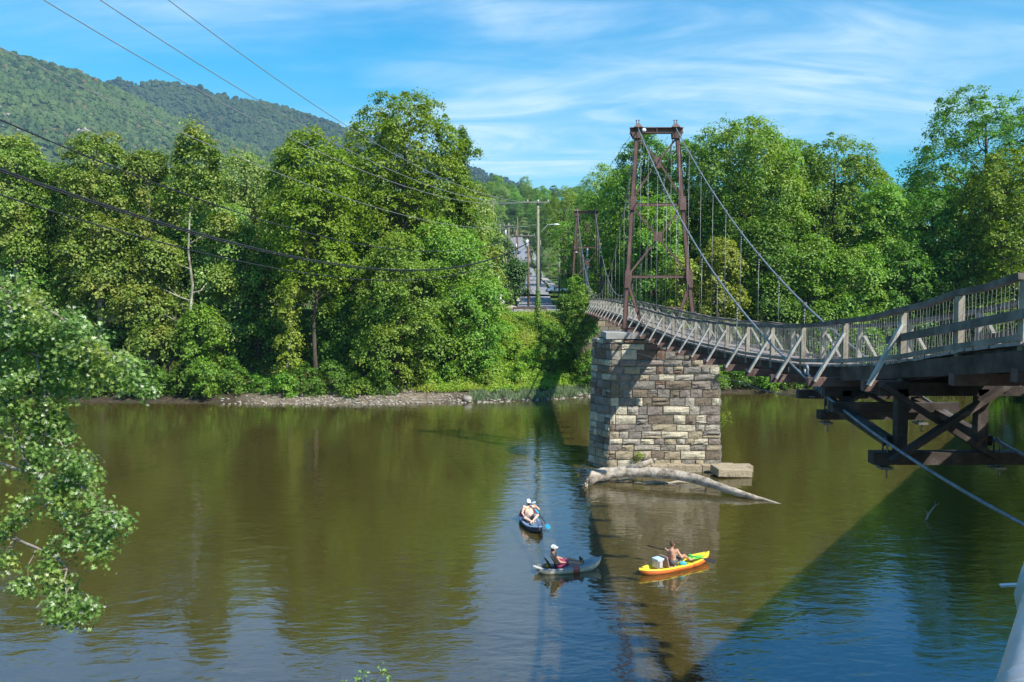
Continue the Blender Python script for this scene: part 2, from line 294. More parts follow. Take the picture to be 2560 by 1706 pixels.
def build_ground():
    xs = np.unique(np.concatenate([np.arange(-60, 60.1, 1.3), np.arange(-200, 200, 8), np.arange(-1600, 1601, 80), [-5000, 5000]]))
    ys = np.unique(np.concatenate([np.arange(66, 108, .9), np.arange(-30, 14, 2), np.arange(14, 66, 6), np.arange(108, 240, 4), np.arange(240, 760, 12), np.arange(760, 1800, 60), [-400, -120, 2600, 6000]]))
    v = [(x, y, ground_z(x, y) if -130 < y < 4000 else (9 if y < 0 else 150)) for y in ys for x in xs]
    nx, ny = len(xs), len(ys)
    i, j = np.meshgrid(np.arange(nx - 1), np.arange(ny - 1)); a = (j * nx + i).ravel()
    f = np.stack([a, a + 1, a + nx + 1, a + nx], 1)
    m, nt, b = new_mat('bank_soil_and_grass')
    tc = N(nt, 'ShaderNodeTexCoord'); n = N(nt, 'ShaderNodeTexNoise', ins={'Scale': .18, 'Detail': 9, 'Roughness': .65}); L(nt, tc, 'Object', n, 0)
    g = ramp(nt, [(.36, (.045, .036, .022)), (.47, (.075, .085, .025)), (.56, (.075, .14, .022)), (.72, (.13, .19, .035))]); L(nt, n, 0, g, 0)
    n2 = N(nt, 'ShaderNodeTexNoise', ins={'Scale': 1.6, 'Detail': 9, 'Roughness': .7}); L(nt, tc, 'Object', n2, 0)
    s = ramp(nt, [(.3, (.06, .048, .034)), (.5, (.15, .122, .088)), (.7, (.28, .24, .185))]); L(nt, n2, 0, s, 0)
    sep = N(nt, 'ShaderNodeSeparateXYZ'); L(nt, tc, 'Object', sep, 0)
    ad = N(nt, 'ShaderNodeMath', operation='MULTIPLY_ADD', ins={1: 2.2, 2: 0}); L(nt, n2, 0, ad, 0); L(nt, sep, 2, ad, 2)
    mr = N(nt, 'ShaderNodeMapRange', ins={1: 1.9, 2: 2.6}); L(nt, ad, 0, mr, 0)
    sx1 = N(nt, 'ShaderNodeMath', operation='ADD', ins={1: 14.5}); L(nt, sep, 0, sx1, 0); sx2 = N(nt, 'ShaderNodeMath', operation='ABSOLUTE'); L(nt, sx1, 0, sx2, 0)
    sx3 = N(nt, 'ShaderNodeMath', operation='MULTIPLY_ADD', ins={1: 9.0}); L(nt, n, 0, sx3, 0); L(nt, sx2, 0, sx3, 2); sx4 = N(nt, 'ShaderNodeMapRange', ins={1: 12.5, 2: 15.5}); L(nt, sx3, 0, sx4, 0)
    sd = N(nt, 'ShaderNodeMix', data_type='RGBA'); L(nt, sx4, 0, sd, 0); L(nt, s, 0, sd, 6); dk = ramp(nt, [(.3, (.022, .017, .011)), (.7, (.075, .06, .04))]); L(nt, n2, 0, dk, 0); L(nt, dk, 0, sd, 7)
    mx = N(nt, 'ShaderNodeMix', data_type='RGBA'); L(nt, mr, 0, mx, 0); L(nt, sd, 2, mx, 6); L(nt, g, 0, mx, 7); L(nt, mx, 2, b, 'Base Color')
    b.inputs['Roughness'].default_value = .95; b.inputs['Specular IOR Level'].default_value = .1
    bp = N(nt, 'ShaderNodeBump', ins={'Strength': .8, 'Distance': .15}); L(nt, n2, 0, bp, 'Height'); L(nt, bp, 0, b, 'Normal')
    o = link('ground', fast_mesh('ground', v, f, True), m); tag(o, kind='structure')
build_ground()

def build_water():
    m, nt, b = new_mat('muddy_river_water')
    b.subsurface_method = 'BURLEY'; b.inputs['Subsurface Weight'].default_value = SSS; b.inputs['Subsurface Radius'].default_value = (1, 1, .8); b.inputs['Subsurface Scale'].default_value = .45
    b.inputs['IOR'].default_value = 2.8; b.inputs['Specular Tint'].default_value = (.88, .90, 1.0, 1); b.inputs['Roughness'].default_value = .035; b.inputs['Specular IOR Level'].default_value = .5
    tc = N(nt, 'ShaderNodeTexCoord')
    n0 = N(nt, 'ShaderNodeTexNoise', ins={'Scale': .045, 'Detail': 4}); L(nt, tc, 'Object', n0, 0)
    c = ramp(nt, [(.35, (.046, .036, .008)), (.65, (.058, .046, .012))]); L(nt, n0, 0, c, 0); L(nt, c, 0, b, 'Base Color')
    def wave(scale, rot, stretch, detail, dist=0.4):
        mp = N(nt, 'ShaderNodeMapping'); mp.inputs['Rotation'].default_value = (0, 0, R(rot)); mp.inputs['Scale'].default_value = stretch; L(nt, tc, 'Object', mp, 0)
        n = N(nt, 'ShaderNodeTexNoise', ins={'Scale': scale, 'Detail': detail, 'Roughness': .45, 'Distortion': dist}); L(nt, mp, 0, n, 0); return n
    w1 = wave(1.5, 12, (.6, 1.2, 1), 3); w2 = wave(4.0, -14, (.65, 1.25, 1), 3); w3 = wave(.33, 25, (.6, 1, 1), 1)
    # breeze patches: some stretches rougher than others
    br = N(nt, 'ShaderNodeTexNoise', ins={'Scale': .07, 'Detail': 2}); L(nt, tc, 'Object', br, 0)
    bm = N(nt, 'ShaderNodeMapRange', ins={1: .35, 2: .65, 3: .45, 4: 1.15}); L(nt, br, 0, bm, 0)
    a1 = N(nt, 'ShaderNodeMath', operation='MULTIPLY_ADD', ins={1: .32}); L(nt, w2, 0, a1, 0); L(nt, w1, 0, a1, 2)
    a2 = N(nt, 'ShaderNodeMath', operation='MULTIPLY_ADD', ins={1: 1.2}); L(nt, w3, 0, a2, 0); L(nt, a1, 0, a2, 2)
    a3 = N(nt, 'ShaderNodeMath', operation='MULTIPLY'); L(nt, a2, 0, a3, 0); L(nt, bm, 0, a3, 1)
    # rings spreading from the two nearer kayaks
    tot = a3
    for (cx, cy, amp, sc) in ((3.2, 30.4, .05, 2.1), (4.5, 29.5, .035, 2.6)):
        sp = N(nt, 'ShaderNodeMapping'); sp.inputs['Location'].default_value = (-cx, -cy, 0); L(nt, tc, 'Object', sp, 0)
        ln = N(nt, 'ShaderNodeVectorMath', operation='LENGTH'); L(nt, sp, 0, ln, 0)
        nz = N(nt, 'ShaderNodeMath', operation='MULTIPLY_ADD', ins={1: .5}); L(nt, w1, 0, nz, 0); nt.links.new(ln.outputs['Value'], nz.inputs[2])
        sc_ = N(nt, 'ShaderNodeMath', operation='MULTIPLY', ins={1: sc * 6.283}); L(nt, nz, 0, sc_, 0)
        si = N(nt, 'ShaderNodeMath', operation='SINE'); L(nt, sc_, 0, si, 0)
        fo = N(nt, 'ShaderNodeMapRange', interpolation_type='SMOOTHSTEP', ins={1: .2, 2: 4.2, 3: amp, 4: 0}); nt.links.new(ln.outputs['Value'], fo.inputs[0])
        mu = N(nt, 'ShaderNodeMath', operation='MULTIPLY'); L(nt, si, 0, mu, 0); L(nt, fo, 0, mu, 1)
        ad = N(nt, 'ShaderNodeMath', operation='ADD'); L(nt, tot, 0, ad, 0); L(nt, mu, 0, ad, 1); tot = ad
    bp = N(nt, 'ShaderNodeBump', ins={'Strength': 1.0, 'Distance': WAVE}); L(nt, tot, 0, bp, 'Height'); L(nt, bp, 0, b, 'Normal')
    xs = np.linspace(-1200, 1200, 13); ys = np.linspace(-30, 100, 8); v = [(x, y, 0) for y in ys for x in xs]
    nx = len(xs); i, j = np.meshgrid(np.arange(nx - 1), np.arange(len(ys) - 1)); a = (j * nx + i).ravel()
    o = link('river_water', fast_mesh('river_water', v, np.stack([a, a + 1, a + nx + 1, a + nx], 1)), m); tag(o, kind='structure')
WAVE = 0.023; SSS = 0.9
build_water()

# ---- mountains: terrain sheets and a canopy of tree crowns
def ridge_tab(pts, Y): return [((px - CX) / F_PX * Y, 10.1 + (730 - py) / F_PX * Y) for px, py in pts]
RIDGE1 = ridge_tab([(-1500, -200), (-600, 20), (-250, 62), (0, 128), (110, 158), (215, 190), (330, 240), (450, 296), (600, 358), (850, 440), (1000, 480), (1200, 545), (1700, 600)], 1500)
RIDGE2 = ridge_tab([(-600, 190), (100, 214), (300, 208), (440, 212), (500, 222), (600, 252), (690, 262), (780, 292), (860, 320), (950, 350), (1080, 388), (1170, 415), (1250, 440), (1300, 462), (1360, 490), (1600, 600), (2600, 650)], 2150)
def mountain(name, ridge, Y0, Y1, x0, x1, seed, step=16):
    xs = np.arange(x0, x1, step); vs_ = np.arange(0, 1.2, step / float(Y1 - Y0)); V = []
    def surf(x, v):
        top = interp(ridge, x) - 7; sp = np_noise(x, (Y0 + (Y1 - Y0) * v), 170, seed) * .55 + np_noise(x, Y0 + (Y1 - Y0) * v, 60, seed + 1) * .18
        if v <= 1: z = 20 + (top - 20) * (v ** .85) + sp * 105 * math.sin(math.pi * min(1, v)) ** .8
        else: z = top - (v - 1) * (Y1 - Y0) * .5
        return z + np_noise(x, v * 700, 45, seed + 5) * 4
    for v in vs_:
        for x in xs: V.append((x, Y0 + (Y1 - Y0) * v, surf(x, v)))
    nx = len(xs); i, j = np.meshgrid(np.arange(nx - 1), np.arange(len(vs_) - 1)); a = (j * nx + i).ravel()
    o = link(name, fast_mesh(name, V, np.stack([a, a + 1, a + nx + 1, a + nx], 1), True), M['forest_floor']); tag(o, kind='structure'); return surf
M['forest_floor'] = mat_noise('forest_floor', [(.3, (.02, .03, .01)), (.7, (.05, .075, .02))], .02, 6, .95)
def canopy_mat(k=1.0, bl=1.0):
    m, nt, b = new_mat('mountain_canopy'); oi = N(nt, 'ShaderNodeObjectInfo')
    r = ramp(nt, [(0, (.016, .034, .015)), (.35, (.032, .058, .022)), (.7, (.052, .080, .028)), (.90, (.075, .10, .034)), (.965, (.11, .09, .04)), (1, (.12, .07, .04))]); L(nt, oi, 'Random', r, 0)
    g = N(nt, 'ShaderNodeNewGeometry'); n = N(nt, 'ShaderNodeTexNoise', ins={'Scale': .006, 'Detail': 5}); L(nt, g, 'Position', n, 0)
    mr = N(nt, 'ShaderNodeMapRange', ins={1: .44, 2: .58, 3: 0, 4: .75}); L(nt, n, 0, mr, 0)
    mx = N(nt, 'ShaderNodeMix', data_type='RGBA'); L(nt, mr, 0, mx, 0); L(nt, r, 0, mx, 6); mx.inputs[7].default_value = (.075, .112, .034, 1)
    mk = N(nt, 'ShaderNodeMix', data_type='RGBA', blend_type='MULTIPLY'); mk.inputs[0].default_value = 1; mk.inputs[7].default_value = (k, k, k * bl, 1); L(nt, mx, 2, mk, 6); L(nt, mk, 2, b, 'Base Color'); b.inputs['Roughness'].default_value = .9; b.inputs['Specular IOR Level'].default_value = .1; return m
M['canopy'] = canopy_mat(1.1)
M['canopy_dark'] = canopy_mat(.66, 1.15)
def blob_mesh(seed, mat='canopy'):
    bm = bmesh.new(); bmesh.ops.create_icosphere(bm, subdivisions=3, radius=1.0); rr = random.Random(seed)
    for v in bm.verts:
        p = v.co.copy(); k = 1 + .30 * mnoise.noise(p * 1.9 + Vector((seed * 7, 0, 0))) + .22 * mnoise.noise(p * 4.5 + Vector((0, seed * 5, 0)))
        v.co = Vector((p.x * k, p.y * k, p.z * k * .95))
    me = bpy.data.meshes.new('forest_canopy_crown'); bm.to_mesh(me); bm.free(); me.materials.append(M[mat]); return me
def instance_stuff(name, pts, scales, src_meshes, mat, kind='stuff', seed=0):
    """one object: crowns instanced on a point cloud by geometry nodes"""
    srcs = []
    hid = bpy.data.collections.new(name + '_source')
    for i, me in enumerate(src_meshes):
        o = bpy.data.objects.new(name + '_source', me); hid.objects.link(o); srcs.append(o)
    me = bpy.data.meshes.new(name); me.vertices.add(len(pts)); me.vertices.foreach_set('co', np.asarray(pts, np.float32).ravel())
    at = me.attributes.new('sc', 'FLOAT_VECTOR', 'POINT'); at.data.foreach_set('vector', np.asarray(scales, np.float32).ravel())
    rt = me.attributes.new('rt', 'FLOAT_VECTOR', 'POINT'); rg = np.random.RandomState(seed); rv = np.zeros((len(pts), 3), np.float32); rv[:, 2] = rg.rand(len(pts)) * 6.28; rt.data.foreach_set('vector', rv.ravel())
    o = bpy.data.objects.new(name, me); COL.objects.link(o); me.materials.append(mat)
    ng = bpy.data.node_groups.new(name, 'GeometryNodeTree'); ng.interface.new_socket('Geometry', in_out='INPUT', socket_type='NodeSocketGeometry'); ng.interface.new_socket('Geometry', in_out='OUTPUT', socket_type='NodeSocketGeometry')
    gi = ng.nodes.new('NodeGroupInput'); go = ng.nodes.new('NodeGroupOutput'); ip = ng.nodes.new('GeometryNodeInstanceOnPoints')
    jn = ng.nodes.new('GeometryNodeCollectionInfo'); jn.inputs['Collection'].default_value = hid; jn.inputs['Separate Children'].default_value = True; jn.inputs['Reset Children'].default_value = True
    a1 = ng.nodes.new('GeometryNodeInputNamedAttribute'); a1.data_type = 'FLOAT_VECTOR'; a1.inputs[0].default_value = 'sc'
    a2 = ng.nodes.new('GeometryNodeInputNamedAttribute'); a2.data_type = 'FLOAT_VECTOR'; a2.inputs[0].default_value = 'rt'
    ng.links.new(gi.outputs[0], ip.inputs['Points']); ng.links.new(jn.outputs[0], ip.inputs['Instance']); ip.inputs['Pick Instance'].default_value = True
    ng.links.new(a1.outputs[0], ip.inputs['Scale']); ng.links.new(a2.outputs[0], ip.inputs['Rotation']); ng.links.new(ip.outputs[0], go.inputs[0])
    md = o.modifiers.new('instances', 'NODES'); md.node_group = ng; tag(o, kind=kind); return o
def build_mountains():
    rng = np.random.RandomState(5); blobs = [blob_mesh(s) for s in (1, 2, 3)]
    rocks = [(215, 330, 30, 17), (24, 290, 20, 8), (52, 330, 12, 9), (4, 268, 12, 8), (330, 368, 13, 7), (370, 360, 10, 7), (305, 372, 10, 8), (110, 372, 12, 7), (12, 318, 9, 5), (118, 283, 6, 4), (318, 316, 5, 4)]
    surf1 = mountain('mountain', RIDGE1, 850, 1500, -1500, 600, 3)
    surf2 = mountain('mountain_beyond', RIDGE2, 1550, 2150, -1500, 1300, 11)
    rk = []
    for k, (px, py, w, h) in enumerate(rocks):   # find where each outcrop's sight line meets the slope
        d = ray(px, py)
        for Y in range(860, 1500, 3):
            t = Y / d[1]; x, z = d[0] * t, CAM[2] + d[2] * t
            if surf1(x, (Y - 850) / 650) + 5 >= z: rk.append((x, Y - 5, z + 1, w * Y / F_PX / 2, h * Y / F_PX / 2)); break
    for tabl, surf, Y0, Y1, xr, sp in ((RIDGE1, surf1, 850, 1500, (-1150, 350), 6.2), (RIDGE2, surf2, 1550, 2150, (-1250, 800), 7.8)):
        n = int((xr[1] - xr[0]) * (Y1 - Y0) / sp / sp * 1.25); pts = []; sc = []
        X = rng.uniform(xr[0], xr[1], n); V = rng.uniform(0.1, 1.02, n)
        for x, v in zip(X, V):
            if Y0 + (Y1 - Y0) * v < abs(x) / .69: continue
            y = Y0 + (Y1 - Y0) * v
            if surf is surf1 and any(((x - r[0]) / r[3]) ** 2 + ((surf(x, v) - r[2]) / (r[4] * 1.1)) ** 2 < 1 + rng.rand() * .5 for r in rk): continue
            s = rng.choice([2.6, 3.2, 3.8, 4.6, 6.0], p=[.2, .3, .25, .17, .08]) * rng.uniform(.85, 1.15) * (1.1 if surf is surf2 else 1); pts.append((x, y, surf(x, v) + s * .45)); sc.append((s, s, s * rng.uniform(.8, 1.6)))
        instance_stuff('mountain_forest', pts, sc, blobs if surf is surf1 else [blob_mesh(s_, 'canopy_dark') for s_ in (4, 5)], M['canopy'], seed=n)
    for k, (x, y, z, hw, hh) in enumerate(rk):
        mb = MB(); rr = random.Random(k)
        for _ in range(12 if k else 26):
            c = Vector((x + rr.gauss(0, .42) * hw, y + rr.uniform(-2, 1), z + rr.gauss(0, .34) * hh)); mb.ball(c, hw * rr.uniform(.14, .34), 6, 4, (1, .6, rr.uniform(.4, 1.0)), Matrix.Rotation(rr.uniform(-.8, .8), 3, 'Y'))
        o = mb.obj('rock_outcrop', M['white_rock']); place = ['largest pale rock outcrop high on the wooded mountainside above the riverside trees', 'pale rock patch on the mountainside near the left edge, uppermost but one', 'small pale crag on the mountain below the left-edge rock patch', 'pale rock face cut by the left edge of the picture', 'small middle rock patch in the row low on the mountainside', 'rightmost small rock patch low on the mountainside', 'leftmost patch in the row of three small rocks low on the mountain', 'pinkish rock patch just above the left trees', 'low sliver of pale rock at the far left of the mountain', 'tiny rock speck high on the left of the mountain', 'tiny rock speck alone right of the largest outcrop'][k]
        tag(o, place, 'rock', 'pale rock outcrops on the mountain')
build_mountains()

# ---- haze
def build_haze():
    mb = MB().box((0, 1480, 353), (4200, 4000, 712)); o = mb.obj('haze', None); m = bpy.data.materials.new('haze'); m.use_nodes = True; nt = m.node_tree; nt.nodes.clear()
    out = N(nt, 'ShaderNodeOutputMaterial'); pv = N(nt, 'ShaderNodeVolumePrincipled'); pv.inputs['Color'].default_value = (.40, .68, 1.0, 1); pv.inputs['Density'].default_value = HAZE; pv.inputs['Anisotropy'].default_value = 0.0
    nt.links.new(pv.outputs[0], out.inputs['Volume']); o.data.materials.clear(); o.data.materials.append(m); tag(o, kind='stuff')
HAZE = 0.00010
build_haze()

# ---- road and the streets up the hill
def strip(name, pts, w, mat, dz=.05, kind='structure'):
    """a road sheet: densely sampled, set just above the ground"""
    v = []; f = []; n = 0; P_ = []
    for (a, b) in zip(pts[:-1], pts[1:]):
        k = max(2, int((Vector(b) - Vector(a)).length / 2.5))
        for i in range(k): P_.append(Vector(a).lerp(Vector(b), i / k))
    P_.append(Vector(pts[-1])); m = 5
    for i, p in enumerate(P_):
        d = (P_[min(i + 1, len(P_) - 1)] - P_[max(i - 1, 0)]).normalized(); s = Vector((d.y, -d.x)); ww = w if not callable(w) else w(p.y)
        zc = max(ground_z(p.x + s.x * q, p.y + s.y * q) for q in (-ww / 2, -ww / 4, 0, ww / 4, ww / 2))
        for j in range(m):
            q = (j / (m - 1) - .5) * ww; v.append((p.x + s.x * q, p.y + s.y * q, zc + dz - .03 * abs(q) / ww))
    for i in range(len(P_) - 1):
        for j in range(m - 1): f.append((i * m + j, i * m + j + 1, (i + 1) * m + j + 1, (i + 1) * m + j))
    o = link(name, fast_mesh(name, v, np.array(f), True), mat); return tag(o, kind=kind)
strip('road', [(2.8, 100), (3.3, 112), (4.0, 135), (4.6, 165), (4.7, 195), (3.6, 260), (2.8, 330), (2.0, 392)], 6.0, M['asphalt'], .10)
strip('cross_street', [(-26, 163), (4.0, 168), (30, 172), (60, 178)], 6.0, M['asphalt'], .16)
strip('pavement', [(9.3, 176), (9.2, 205), (8.2, 262), (7.2, 330)], 1.8, M['concrete'], .22)

# ---- the road bridge the photograph is taken from
U = Vector((0.5906, 0.807, 0)); NL = Vector((-0.807, 0.5906, 0))     # along it; towards the left of it
def build_road_bridge():
    t = thing('road_bridge', 'concrete road bridge with a galvanised tube railing, at the right edge of the picture', 'bridge', (0, 0, 8.9))
    def at(along, off, z): return U * along + NL * off + Vector((0, 0, z))
    mb = MB()
    mb.bar(at(-25, -5.9, 8.72), at(165, -5.9, 8.72), 11.9, .32); mb.obj('deck_slab', M['concrete'], t)
    for off in (-1.2, -4.2, -7.4, -10.4):
        MB().bar(at(-25, off, 8.03), at(165, off, 8.03), .5, 1.05).obj('girder', M['concrete'], t)
    MB().bar(at(-25, -.125, 9.15), at(165, -.125, 9.15), .25, .54).obj('parapet', M['concrete'], t)
    MB().bar(at(-25, -11.7, 9.0), at(165, -11.7, 9.0), .3, .24).obj('kerb', M['concrete'], t)
    for al in (34, 78, 122): MB().bar(at(al, -1, 3.2), at(al, -10.8, 3.2), 1.6, 8.6, (0, 0, 1)).obj('pier', M['concrete'], t)
    for off in (RB_OFF, -11.7):
        mb = MB(); z = RB_Z; pts = [at(a, off, z) for a in np.arange(-6, 150, 3.0)]; mb.tube(pts, RB_R, 20)
        mb.obj('railing_tube', M['galv'], t)
        for al in (1.28, 7.5, 13.5) if off > -5 else ():
            cs = MB(); cs.tube([at(al, off, z), at(al + .008, off, z), at(al + .012, off, z), at(al + .055, off, z), at(al + .059, off, z), at(al + .067, off, z)], [RB_R + .0045, RB_R + .0045, RB_R + .002, RB_R + .002, RB_R + .0045, RB_R + .0045], 20); cs.obj('tube_sleeve', M['galv'], t)
    for i in range(20):
        al = 1.98 + i * 3.2
        mb = MB(); c = at(al, RB_OFF, 0)
        # cast post: tapering web with a saddle clamped round the tube
        mb.bar(c + Vector((0, 0, 9.02)) - NL * .10, c + Vector((0, 0, RB_Z - .02)), .10, .22, U, .09, .16)
        mb.tube([at(al - .09, RB_OFF, RB_Z), at(al + .09, RB_OFF, RB_Z)], RB_R + .016, 16)
        mb.bar(c + Vector((0, 0, RB_Z + .04)), c + Vector((0, 0, RB_Z + .13)), .10, .16, U, .07, .10)
        o = mb.obj('railing_post', M['galv'], t)
        if i == 0:
            b = MB(); q = at(al - .02, RB_OFF + RB_R + .01, RB_Z + .0); b.bar(q, q + NL * .035 + Vector((0, 0, -.006)) - U * .012, .012, .004); b.obj('metal_tag', M['galv'], o)
RB_OFF, RB_Z, RB_R = 0.045, 9.50, 0.085
build_road_bridge()

# ================================================================== SWINGING BRIDGE
XC = 8.28; HW = .80; XL = XC - HW; XR = XC + HW; CL = 7.20; CR = 9.36
def cxs(D): return 0 if D < 48 else (D - 48) * .0148     # the far span swings a little to the right
DECK = []
for px, py in ((1630, 825), (1654, 834), (1678, 844), (1704, 853), (1735, 861), (1771, 870), (1812, 879), (1864, 892), (1926, 900), (2001, 913), (2106, 915), (2251, 908), (2394, 879), (2560, 856)):
    p = PX(px, py, XL); DECK.append((p.y, p.z))
DECK += [(9.5, 9.55), (8, 9.6), (48, 8.17), (54, 8.28), (60, 8.37), (75, 8.45), (90, 8.30), (102, 8.25), (110, 8.2)]
DECK.sort()
def deck_z(y):   # gently smoothed
    return sum(interp(DECK, y + o) for o in (-1.0, -.5, 0, .5, 1.0)) / 5
def cable_table():
    pts = [(1595, 318), (1645, 439), (1686, 520), (1721, 580), (1756, 639), (1798, 700), (1850, 771), (1911, 840), (1980, 908), (2040, 974), (2120, 1043), (2300, 1158), (2560, 1308)]
    q = np.array([(PX(a, b, CL).y, PX(a, b, CL).z) for a, b in pts]); q[0, 0] = 47.9
    return np.polyfit(q[:, 0], q[:, 1], 3)
CAB = cable_table()
def side_cable_z(y): return float(np.polyval(CAB, y))
TOPZ = side_cable_z(48.0)
FAR_TOP = P(1467, 522, 102).z
MIDLOW = 9.75
def main_cable_z(y):
    y0, y1 = 48.0, 102.0; s = (y - y0) / (y1 - y0); chord = TOPZ + (FAR_TOP - TOPZ) * s; sag = (TOPZ + FAR_TOP) / 2 - MIDLOW
    return chord - 4 * sag * s * (1 - s)
POSTS = sorted([PX(px, 800, XL).y for px in (1630, 1654, 1678, 1704, 1735, 1771, 1812, 1864, 1926, 2001, 2106, 2251, 2394, 2552)] + [46.7] + [49.2 + 2.45 * i for i in range(22)])
RAILH = 1.0
def build_swing_bridge():
    rr = random.Random(7)
    t = thing('swinging_bridge', 'weathered timber footbridge hung from steel cables over the river', 'footbridge', (XC, 48, 0))
    ys = np.arange(10.6, 103, .215); rest = MB(); n = 0; base = MB().box((0, 0, 0), (2 * HW + .12, .198, .05)).mesh('plank'); base.materials.append(M['plank'])
    for y in ys:
        z = deck_z(y); sl = math.atan(deck_z(y + .3) - deck_z(y - .3)) / .6 if False else math.atan((deck_z(y + .3) - deck_z(y - .3)) / .6)
        x = XC + cxs(y) + rr.uniform(-.03, .03)
        if y < 50:
            o = bpy.data.objects.new('plank', base); COL.objects.link(o); o.parent = t; o.location = Vector((x, y, z + rr.uniform(-.006, .006))) - t.location; o.rotation_euler = (sl + rr.uniform(-.01, .01), rr.uniform(-.006, .006), rr.uniform(-.008, .008))
        else: rest.box((x, y, z), (2 * HW + .12, .198, .05), Matrix.Rotation(sl, 3, 'X'))
    tag(rest.obj('plank_run', M['plank'], t), kind='stuff')
    for i, (ya, yb) in enumerate(zip(POSTS[:-1], POSTS[1:])):
        near = ya < 18.7
        for dx in (-HW + .12, 0, HW - .12):   # stringers between the crossbeams
            h = .24 if not near else .33; m = 'wood_dark' if not near else 'wood_dark'
            MB().bar((XC + cxs(ya) + dx, ya + .004, deck_z(ya) - .03 - h / 2), (XC + cxs(yb) + dx, yb - .004, deck_z(yb) - .03 - h / 2), .12, h).obj('stringer', M[m], t)
        for sx in (-1, 1):
            sag = .02 + rr.random() * .03
            a = Vector((XC + cxs(ya) + sx * HW, ya + .003, deck_z(ya) + RAILH)); b = Vector((XC + cxs(yb) + sx * HW, yb - .003, deck_z(yb) + RAILH)); mid = (a + b) / 2 - Vector((rr.uniform(-.03, .03), 0, sag))
            mb = MB(); mb.bar(a, mid, .12, .10); mb.bar(mid, b, .12, .10); mb.obj('handrail', M['wood_rail'], t)
            MB().bar(a - Vector((0, 0, RAILH - .10)), b - Vector((0, 0, RAILH - .10)), .05, .09).obj('toe_board', M['wood'], t)
    for i, y in enumerate(POSTS):
        z = deck_z(y); x0 = XC + cxs(y); low = y < 18.7
        zb = z - .03 - (.24 if not low else .33) - .10
        ex = .92 if y < 15 else 1.52; MB().bar((x0 - ex + rr.uniform(-.05, .05), y, zb), (x0 + ex, y, zb), .17, .20).obj('crossbeam', M['wood_red'], t)
        for sx in (-1, 1):
            px_ = x0 + sx * (HW - .07 if not low else HW - .05); lean = rr.uniform(-.03, .03)
            MB().bar((px_, y, z - (.22 if not low else .5)), (px_ + lean, y, z + RAILH - .05), .11, .13, (0, 1, 0)).obj('post', M['wood_post'], t)
            if y > 15 or (sx > 0 and y > 12.5):
                MB().bar((x0 + sx * 1.45, y + .01 - .13 + rr.uniform(-.05, .02), zb + .02), (px_ + sx * .07, y - .128, z + RAILH - .26 + rr.uniform(-.04, .04)), .06, .115, (0, 1, 0)).obj('brace', M['wood_brace'], t)
            # hangers
            cx_ = (CL if sx < 0 else CR) + cxs(y); cz = side_cable_z(y) if y <= 48 else main_cable_z(y)
            if cz > z - .2 and y < 101 and abs(y - 48) > .8:
                mb = MB(); mb.cyl((cx_, y, zb), (cx_, y, cz), .011, n=5)
                for k in range(4 if cz - zb > .8 else 0): mb.cyl((cx_, y, cz - .18 - k * .09), (cx_, y, cz - .225 - k * .09), .030, n=6)
                mb.box((cx_, y, cz), (.10, .12, .14)); mb.obj('hanger', M['hanger'], t)
    # woven wire sides
    for sx in (-1, 1):
        mb = MB(); wr = .0027
        for z_ in (.14, .27, .40, .52, .64, .76, .87):
            yy = np.arange(11.2, 101, .8)
            mb.tube([(XC + cxs(y) + sx * (HW - .155) + rr.uniform(-.012, .012), y, deck_z(y) + z_ + rr.uniform(-.012, .012)) for y in yy], wr, 3, False, False)
        y = 11.2
        while y < 100:
            z = deck_z(y); k = rr.uniform(-.05, .05); x = XC + cxs(y) + sx * (HW - .155)
            mb.tube([(x, y, z + .06), (x + rr.uniform(-.015, .015), y + k * .6, z + .4), (x + rr.uniform(-.015, .015), y - k * .5, z + .68), (x, y, z + .96)], wr, 3, False, False); y += .115 if y < 48 else .2
        tag(mb.obj('wire_mesh', M['wire'], t), kind='stuff')
    # outer mid rail on the near, stiffened part
    for sx in (-1, 1):
        x = XC + sx * (HW + .05); MB().bar((x, 16.35, 9.14), (x, 11.2, 9.90), .06, .14).obj('outer_rail', M['wood_rail'], t)
        MB().bar((x - sx * .02, 18.6, deck_z(18.6) - .20), (x - sx * .02, 10.7, deck_z(10.7) - .20), .05, .31).obj('fascia_board', M['wood_fascia'], t)
    # main cables
    for x in (CL, CR):
        mb = MB(); mb.tube([(x, y, side_cable_z(y)) for y in np.arange(6.0, 48.01, .7)] , .030, 8); mb.obj('main_cable', M['cable'], t)
        mb = MB(); mb.tube([(x + cxs(y), y, main_cable_z(y)) for y in np.linspace(48, 102, 50)] + [(x + .8 + .3, 124, 9.2)], .028, 8); mb.obj('main_cable', M['cable'], t)
    # clamp with ring where the guy rope takes hold of the left cable
    y = 19.6; z = side_cable_z(y); mb = MB()
    ring = [(CL, y + .55 + .11 * math.cos(a), z + .33 + .11 * math.sin(a)) for a in np.linspace(0, 2 * math.pi, 15)]; mb.tube(ring, .03, 6)
    mb.tube([(CL, y + .5, z + .27), (CL, y, z + .06), (CL, y - .6, side_cable_z(y - .6) + .05)], .035, 6)
    for k in range(5): mb.box((CL, y - .15 - k * .17, side_cable_z(y - .15 - k * .17) + .03), (.10, .05, .15)); mb.cyl((CL - .06, y - .15 - k * .17, side_cable_z(y - .15 - k * .17) - .07), (CL - .06, y - .15 - k * .17, side_cable_z(y - .15 - k * .17) + .13), .012, n=5)
    mb.obj('cable_clamp', M['cable'], t)
    # guy ropes
    for pts in ([P(1497, 838, 46.3), P(1571, 876, 42), P(1633, 895, 38), P(1700, 915, 34.5), P(1799, 940, 29.6), P(1902, 974, 24.6), PX(1962, 988, CL + .02), PX(2036, 993, CL)],
                [P(2080, 968, 20.4), P(2110, 980, 19.6), P(2250, 985, 17.2), P(2560, 944, 15.5)]):
        MB().tube(pts, .012, 5).obj('guy_rope', M['cable'], t)
